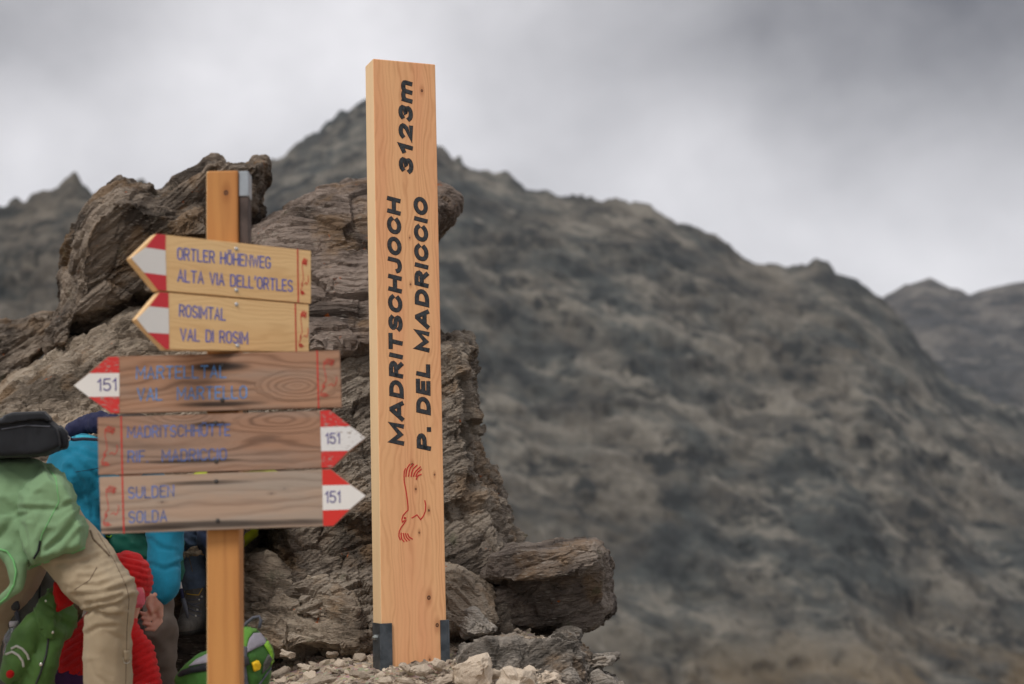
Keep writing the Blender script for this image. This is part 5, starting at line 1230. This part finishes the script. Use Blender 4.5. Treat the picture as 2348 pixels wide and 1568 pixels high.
for l_ in ([(26, 1487), (38, 1481), (52, 1488), (62, 1500), (66, 1512)], [(14, 1500), (28, 1494), (42, 1502), (52, 1516), (54, 1528)]): seam(shell, l_, 'reflective_band', M['silver'], gj, .0042)
seam(shell, [(111, 1464), (106, 1500), (92, 1545), (82, 1568)], 'zip', M['black_plastic'], gj, .0035)
seam(shell, [(110, 1352), (118, 1344), (130, 1340)], 'collar_cord', M['kidgreen2'], gj, .004)
for (x, y) in ((105.5, 1378), (120, 1449), (93.5, 1523)):
    bm = bmesh.new(); bmesh.ops.create_uvsphere(bm, u_segments=10, v_segments=6, radius=.0062)
    h = tree(shell, gj).ray_cast(V3((0, 0, 0)), ray(x, y).normalized())
    if h[0] is not None: o = link('snap', bm_mesh('snap', bm, True), M['snap'], gj); o.location = h[0] - ray(x, y).normalized() * .004 - gj.location; o.scale = (1, .5, 1)
# ---- grey rucksack and bottle
Yr = 5.45
rk = empty('rucksack', at(60, 1600, Yr)); tag(rk, 'dark grey rucksack standing at the left edge behind the green jackets', 'rucksack')
rme = blob_mesh([(at(70, 1310, Yr + .02), .07, at(60, 1400, Yr + .02), .11), (at(60, 1400, Yr + .02), .12, at(50, 1560, Yr + .05), .14), (at(95, 1300, Yr), .045, at(120, 1350, Yr), .06)], .010, 5, folds((.3, 0, 1), .05, .008, 81), 'pack_body'); place('pack_body', rme, M['ruck'], rk)
seam(rme, [(90, 1325), (92, 1350), (90, 1372)], 'piping', M['black_nylon'], rk, .003)
seam(rme, [(28, 1372), (36, 1395), (42, 1430)], 'strap', M['strap'], rk, .008)
me = blob_mesh([(at(30, 1372, Yr - .13), .014, at(36, 1392, Yr - .13), .014, (1.2, .5, 1))], .004, 2, None, 'buckle'); place('buckle', me, M['black_plastic'], rk)
m = NT('clear_plastic'); M['pet'] = m.end((0.75, 0.78, 0.85), 0.12, None, 0.5); m.b.inputs['Transmission Weight'].default_value = 0.85; m.b.inputs['IOR'].default_value = 1.3
M['capgrey'] = plain('grey_bottle_cap', (0.38, 0.36, 0.40), 0.5)
bt = empty('bottle', at(30, 1560, 5.2)); tag(bt, 'clear plastic drinking bottle with a grey cap beside the grey rucksack', 'bottle')
def lathe(name, prof, mat, parent, n=24):
    bm = bmesh.new(); rings = [[bm.verts.new((r * math.cos(2 * math.pi * k / n), r * math.sin(2 * math.pi * k / n), z)) for k in range(n)] for r, z in prof]
    for a, b in zip(rings, rings[1:]):
        for k in range(n): bm.faces.new((a[k], a[(k + 1) % n], b[(k + 1) % n], b[k]))
    bm.faces.new(rings[0][::-1]); bm.faces.new(rings[-1]); return link(name, bm_mesh(name, bm, True), mat, parent)
tp = at(26, 1424, 5.2); hh = tp.z - bt.location.z
lathe('bottle_body', [(.030, 0), (.033, .01), (.033, hh - .09), (.030, hh - .075), (.034, hh - .06), (.028, hh - .042), (.014, hh - .022), (.0125, hh - .018)], M['pet'], bt)
lathe('cap', [(.0150, hh - .0175), (.0150, hh - .003), (.013, hh)], M['capgrey'], bt)

# ---- person sitting behind the signpost, jeans and hiking boot
Yb = 6.1
A = at(440, 1455, Yb); pj = empty('person', (A.x, A.y, at(430, 1456, Yb - .02).z)); tag(pj, 'person in blue jeans and worn grey hiking boots sitting behind the signpost boards', 'person')
k1 = at(428, 1225, Yb - .05); a1 = at(446, 1345, Yb); k2 = at(500, 1228, Yb - .1); a2 = at(520, 1345, Yb - .02); pl_ = at(500, 1215, Yb + .38)
hj = at(560, 1020, Yb + .25); cj = at(540, 1125, Yb + .33)
body = head_bones(hj, V3((-.2, -.9, -.3)), .095, at(550, 1070, Yb + .3)) + [(cj, .11, pl_, .12), (pl_, .09, k1, .055), (k1, .05, a1, .038), (pl_, .09, k2, .055), (k2, .05, a2, .038)]
for s_, e_, w_ in ((at(610, 1110, Yb + .3), at(625, 1180, Yb + .1), at(580, 1190, Yb - .02)), (at(480, 1110, Yb + .3), at(465, 1180, Yb + .12), at(510, 1190, Yb - .02))):
    body += [(cj, .08, s_, .06), (s_, .05, e_, .04), (e_, .04, w_, .026)] + hand_bones(w_, V3((0, -1, -.2)), V3((1, 0, 0)))
place('body', blob_mesh(body, .008, 3, None, 'body'), M['skin'], pj); face_bits(hj, V3((-.2, -.9, -.3)), .095, pj)
me = blob_mesh([(cj, .135, at(520, 1190, Yb + .36), .14), (at(470, 1213, Yb + .1), .025, at(520, 1195, Yb + .3), .09), (cj, .1, at(610, 1112, Yb + .3), .075), (at(610, 1112, Yb + .3), .065, at(625, 1180, Yb + .1), .052), (cj, .1, at(480, 1112, Yb + .3), .075), (at(480, 1112, Yb + .3), .065, at(465, 1180, Yb + .12), .045)], .01, 5, folds((0, 0, 1), .06, .007, 91), 'jacket'); place('jacket', me, M['neon'], pj)
jm = blob_mesh([(at(500, 1205, Yb + .35), .10, k1, .072), (k1, .068, at(440, 1290, Yb - .02), .056), (at(440, 1290, Yb - .02), .056, at(446, 1332, Yb), .050)], .007, 4, folds((.1, 0, 1), .028, .007, 93, 1.2), 'jeans_leg'); place('jeans_leg', jm, M['jeans'], pj)
seam(jm, [(420, 1240), (434, 1280), (441, 1310)], 'leg_seam', M['tan_seam'], pj, .0014)
me = blob_mesh([(at(500, 1205, Yb + .38), .12, k2, .085), (k2, .075, at(512, 1290, Yb - .06), .062), (at(512, 1290, Yb - .06), .062, at(520, 1340, Yb - .02), .052), (at(462, 1225, Yb + .05), .045, at(480, 1290, Yb + .0), .035)], .008, 4, folds((.1, 0, 1), .04, .006, 95), 'jeans_leg'); place('jeans_leg', me, M['darkjeans'], pj)
def hiking_boot(dx, first):
    def q(x, y, Y): return at(x + dx, y, Y)
    me = blob_mesh([(q(447, 1350, Yb), .040, q(447, 1378, Yb), .043), (q(446, 1375, Yb), .045, q(440, 1415, Yb - .03), .050), (q(452, 1415, Yb + .03), .048, q(432, 1430, Yb - .09), .043), (q(430, 1430, Yb - .09), .043, q(424, 1436, Yb - .14), .034), (q(458, 1425, Yb + .08), .045, q(440, 1430, Yb - .03), .045)], .006, 4, lambda P: .002 * fbm(P * 40, 3, 3), 'boot')
    b = place('boot', me, M['leather'], pj)
    s_ = blob_mesh([(q(462, 1446, Yb + .08), .048, q(432, 1448, Yb - .08), .047, (1, 1, .3)), (q(432, 1448, Yb - .08), .046, q(424, 1449, Yb - .135), .036, (1, 1, .35))], .006, 2, None, 'sole'); place('sole', s_, M['sole'], pj)
    seam(me, [(x + dx, y) for x, y in ((425, 1343), (440, 1341), (456, 1342))], 'cuff_trim', M['yellow'], pj, .0022)
    seam(me, [(x + dx, y) for x, y in ((469, 1340), (462, 1352), (455, 1364), (440, 1363), (428, 1361))], 'tongue_trim', M['yellow'], pj, .0018)
    for a_, b_ in (((424, 1374), (466, 1370)), ((430, 1384), (464, 1380)), ((432, 1394), (462, 1402)), ((430, 1404), (458, 1412)), ((426, 1378), (456, 1392))):
        seam(me, [(a_[0] + dx, a_[1]), ((a_[0] + b_[0]) / 2 + dx, (a_[1] + b_[1]) / 2 + 3), (b_[0] + dx, b_[1])], 'lace', M['strap'], pj, .0025)
    for x, y in ((456, 1375), (452, 1398), (448, 1412), (462, 1368)):
        bm = bmesh.new(); bmesh.ops.create_uvsphere(bm, u_segments=8, v_segments=5, radius=.005)
        h = tree(me, pj).ray_cast(V3((0, 0, 0)), ray(x + dx, y).normalized())
        if h[0] is not None: o = link('eyelet', bm_mesh('eyelet', bm, True), M['snap'], pj); o.location = h[0] - pj.location
hiking_boot(0, True); hiking_boot(72, False)
tp_ = empty('trekking_pole', at(431, 1418, Yb - .2)); tag(tp_, 'thin trekking pole leaning against the hiking boot', 'pole')
M['polewhite'] = plain('white_pole_paint', (0.65, 0.65, 0.66), 0.35); M['polered'] = plain('red_pole_paint', (0.5, 0.03, 0.03), 0.35)
tube_obj('shaft', [(404, 1300, Yb - .16), (415, 1350, Yb - .18)], .0062, M['polewhite'], tp_); tube_obj('stripe', [(401, 1300, Yb - .165), (411, 1345, Yb - .185)], .0030, M['polered'], tp_)
tube_obj('lower_shaft', [(415, 1350, Yb - .18), (419, 1372, Yb - .19)], .0068, M['navy'], tp_); tube_obj('tip', [(419, 1372, Yb - .19), (425, 1395, Yb - .195), (431, 1417, Yb - .20)], [.009, .009, .004], M['strap'], tp_)

# ---- green backpack on the ground
Yp = 5.35
gp = empty('backpack', at(520, 1600, Yp)); tag(gp, 'bright green and grey backpack lying on the ground behind the signpost post', 'backpack')
pm = blob_mesh([(at(415, 1560, Yp), .026, at(470, 1540, Yp), .070), (at(440, 1585, Yp), .045, at(500, 1560, Yp), .095), (at(480, 1545, Yp), .070, at(552, 1512, Yp), .105), (at(552, 1505, Yp), .105, at(580, 1505, Yp), .075), (at(560, 1545, Yp), .095, at(520, 1570, Yp), .10), (at(585, 1490, Yp), .055, at(592, 1520, Yp), .045), (at(585, 1520, Yp), .05, at(570, 1560, Yp), .06)], .007, 5, lambda P: .004 * fbm(P * 12, 3, 3) + .003 * fbm(P * 30, 2, 4), 'pack_body')
place('pack_body', pm, M['packgreen'], gp)
drape(pm, [(432, 1528), (450, 1512), (478, 1498), (500, 1494), (500, 1516), (450, 1524)], 'side_panel', M['lilac'], gp, .003)
drape(pm, [(408, 1548), (416, 1538), (440, 1529), (500, 1518), (500, 1534), (440, 1543), (412, 1552)], 'dark_band', M['black_nylon'], gp, .005)
drape(pm, [(552, 1443), (575, 1432), (600, 1438), (618, 1458), (612, 1470), (600, 1460), (598, 1452), (580, 1450), (570, 1465), (564, 1490), (552, 1500), (545, 1490)], 'shoulder_edge', M['packgreen2'], gp, .004)
drape(pm, [(571, 1465), (580, 1453), (596, 1452), (608, 1466), (610, 1476), (590, 1484), (566, 1497), (565, 1482)], 'mesh_panel', M['lilac'], gp, .004)
drape(pm, [(604, 1478), (618, 1462), (629, 1472), (632, 1490), (630, 1508), (620, 1525), (618, 1500)], 'lime_flap', M['lime'], gp, .004)
drape(pm, [(614, 1500), (622, 1510), (612, 1532), (600, 1545), (604, 1520)], 'dark_lining', M['ruck'], gp, .005)
drape(pm, [(576, 1519), (588, 1513), (593, 1522), (590, 1534), (580, 1538)], 'yellow_tag', M['yellowcloth'], gp, .014)
drape(pm, [(552, 1480), (565, 1484), (566, 1508), (564, 1530), (568, 1560), (572, 1575), (552, 1580), (548, 1520)], 'strap', M['strap'], gp, .006)
drape(pm, [(553, 1504), (568, 1506), (572, 1521), (562, 1527), (553, 1520)], 'buckle', M['black_plastic'], gp, .012)
tube_obj('carry_loop', [(556, 1442, Yp - .02), (565, 1428, Yp - .02), (580, 1416, Yp - .02), (594, 1413, Yp - .02), (598, 1422, Yp - .02), (594, 1440, Yp - .02)], .0055, M['strap'], gp)
seam(pm, [(632, 1500), (622, 1530), (604, 1556), (590, 1575)], 'hem_cord', M['strap'], gp, .004)

# ------------------------------------------------------------------ air
def haze():
    bm = bmesh.new(); bm_box(bm, -3200, 3200, -60, 3600, -258, 700)
    m = bpy.data.materials.new('thin_mountain_air'); m.use_nodes = True; t = m.node_tree; t.nodes.clear()
    o_ = t.nodes.new('ShaderNodeOutputMaterial'); v = t.nodes.new('ShaderNodeVolumePrincipled')
    v.inputs['Color'].default_value = (0.86, 0.90, 1.0, 1); v.inputs['Density'].default_value = 0.00007; v.inputs['Anisotropy'].default_value = 0.1
    t.links.new(v.outputs[0], o_.inputs['Volume'])
    o = link('haze', bm_mesh('haze', bm), m); tag(o, 'thin bluish mountain air over the valley', kind='stuff')
haze()
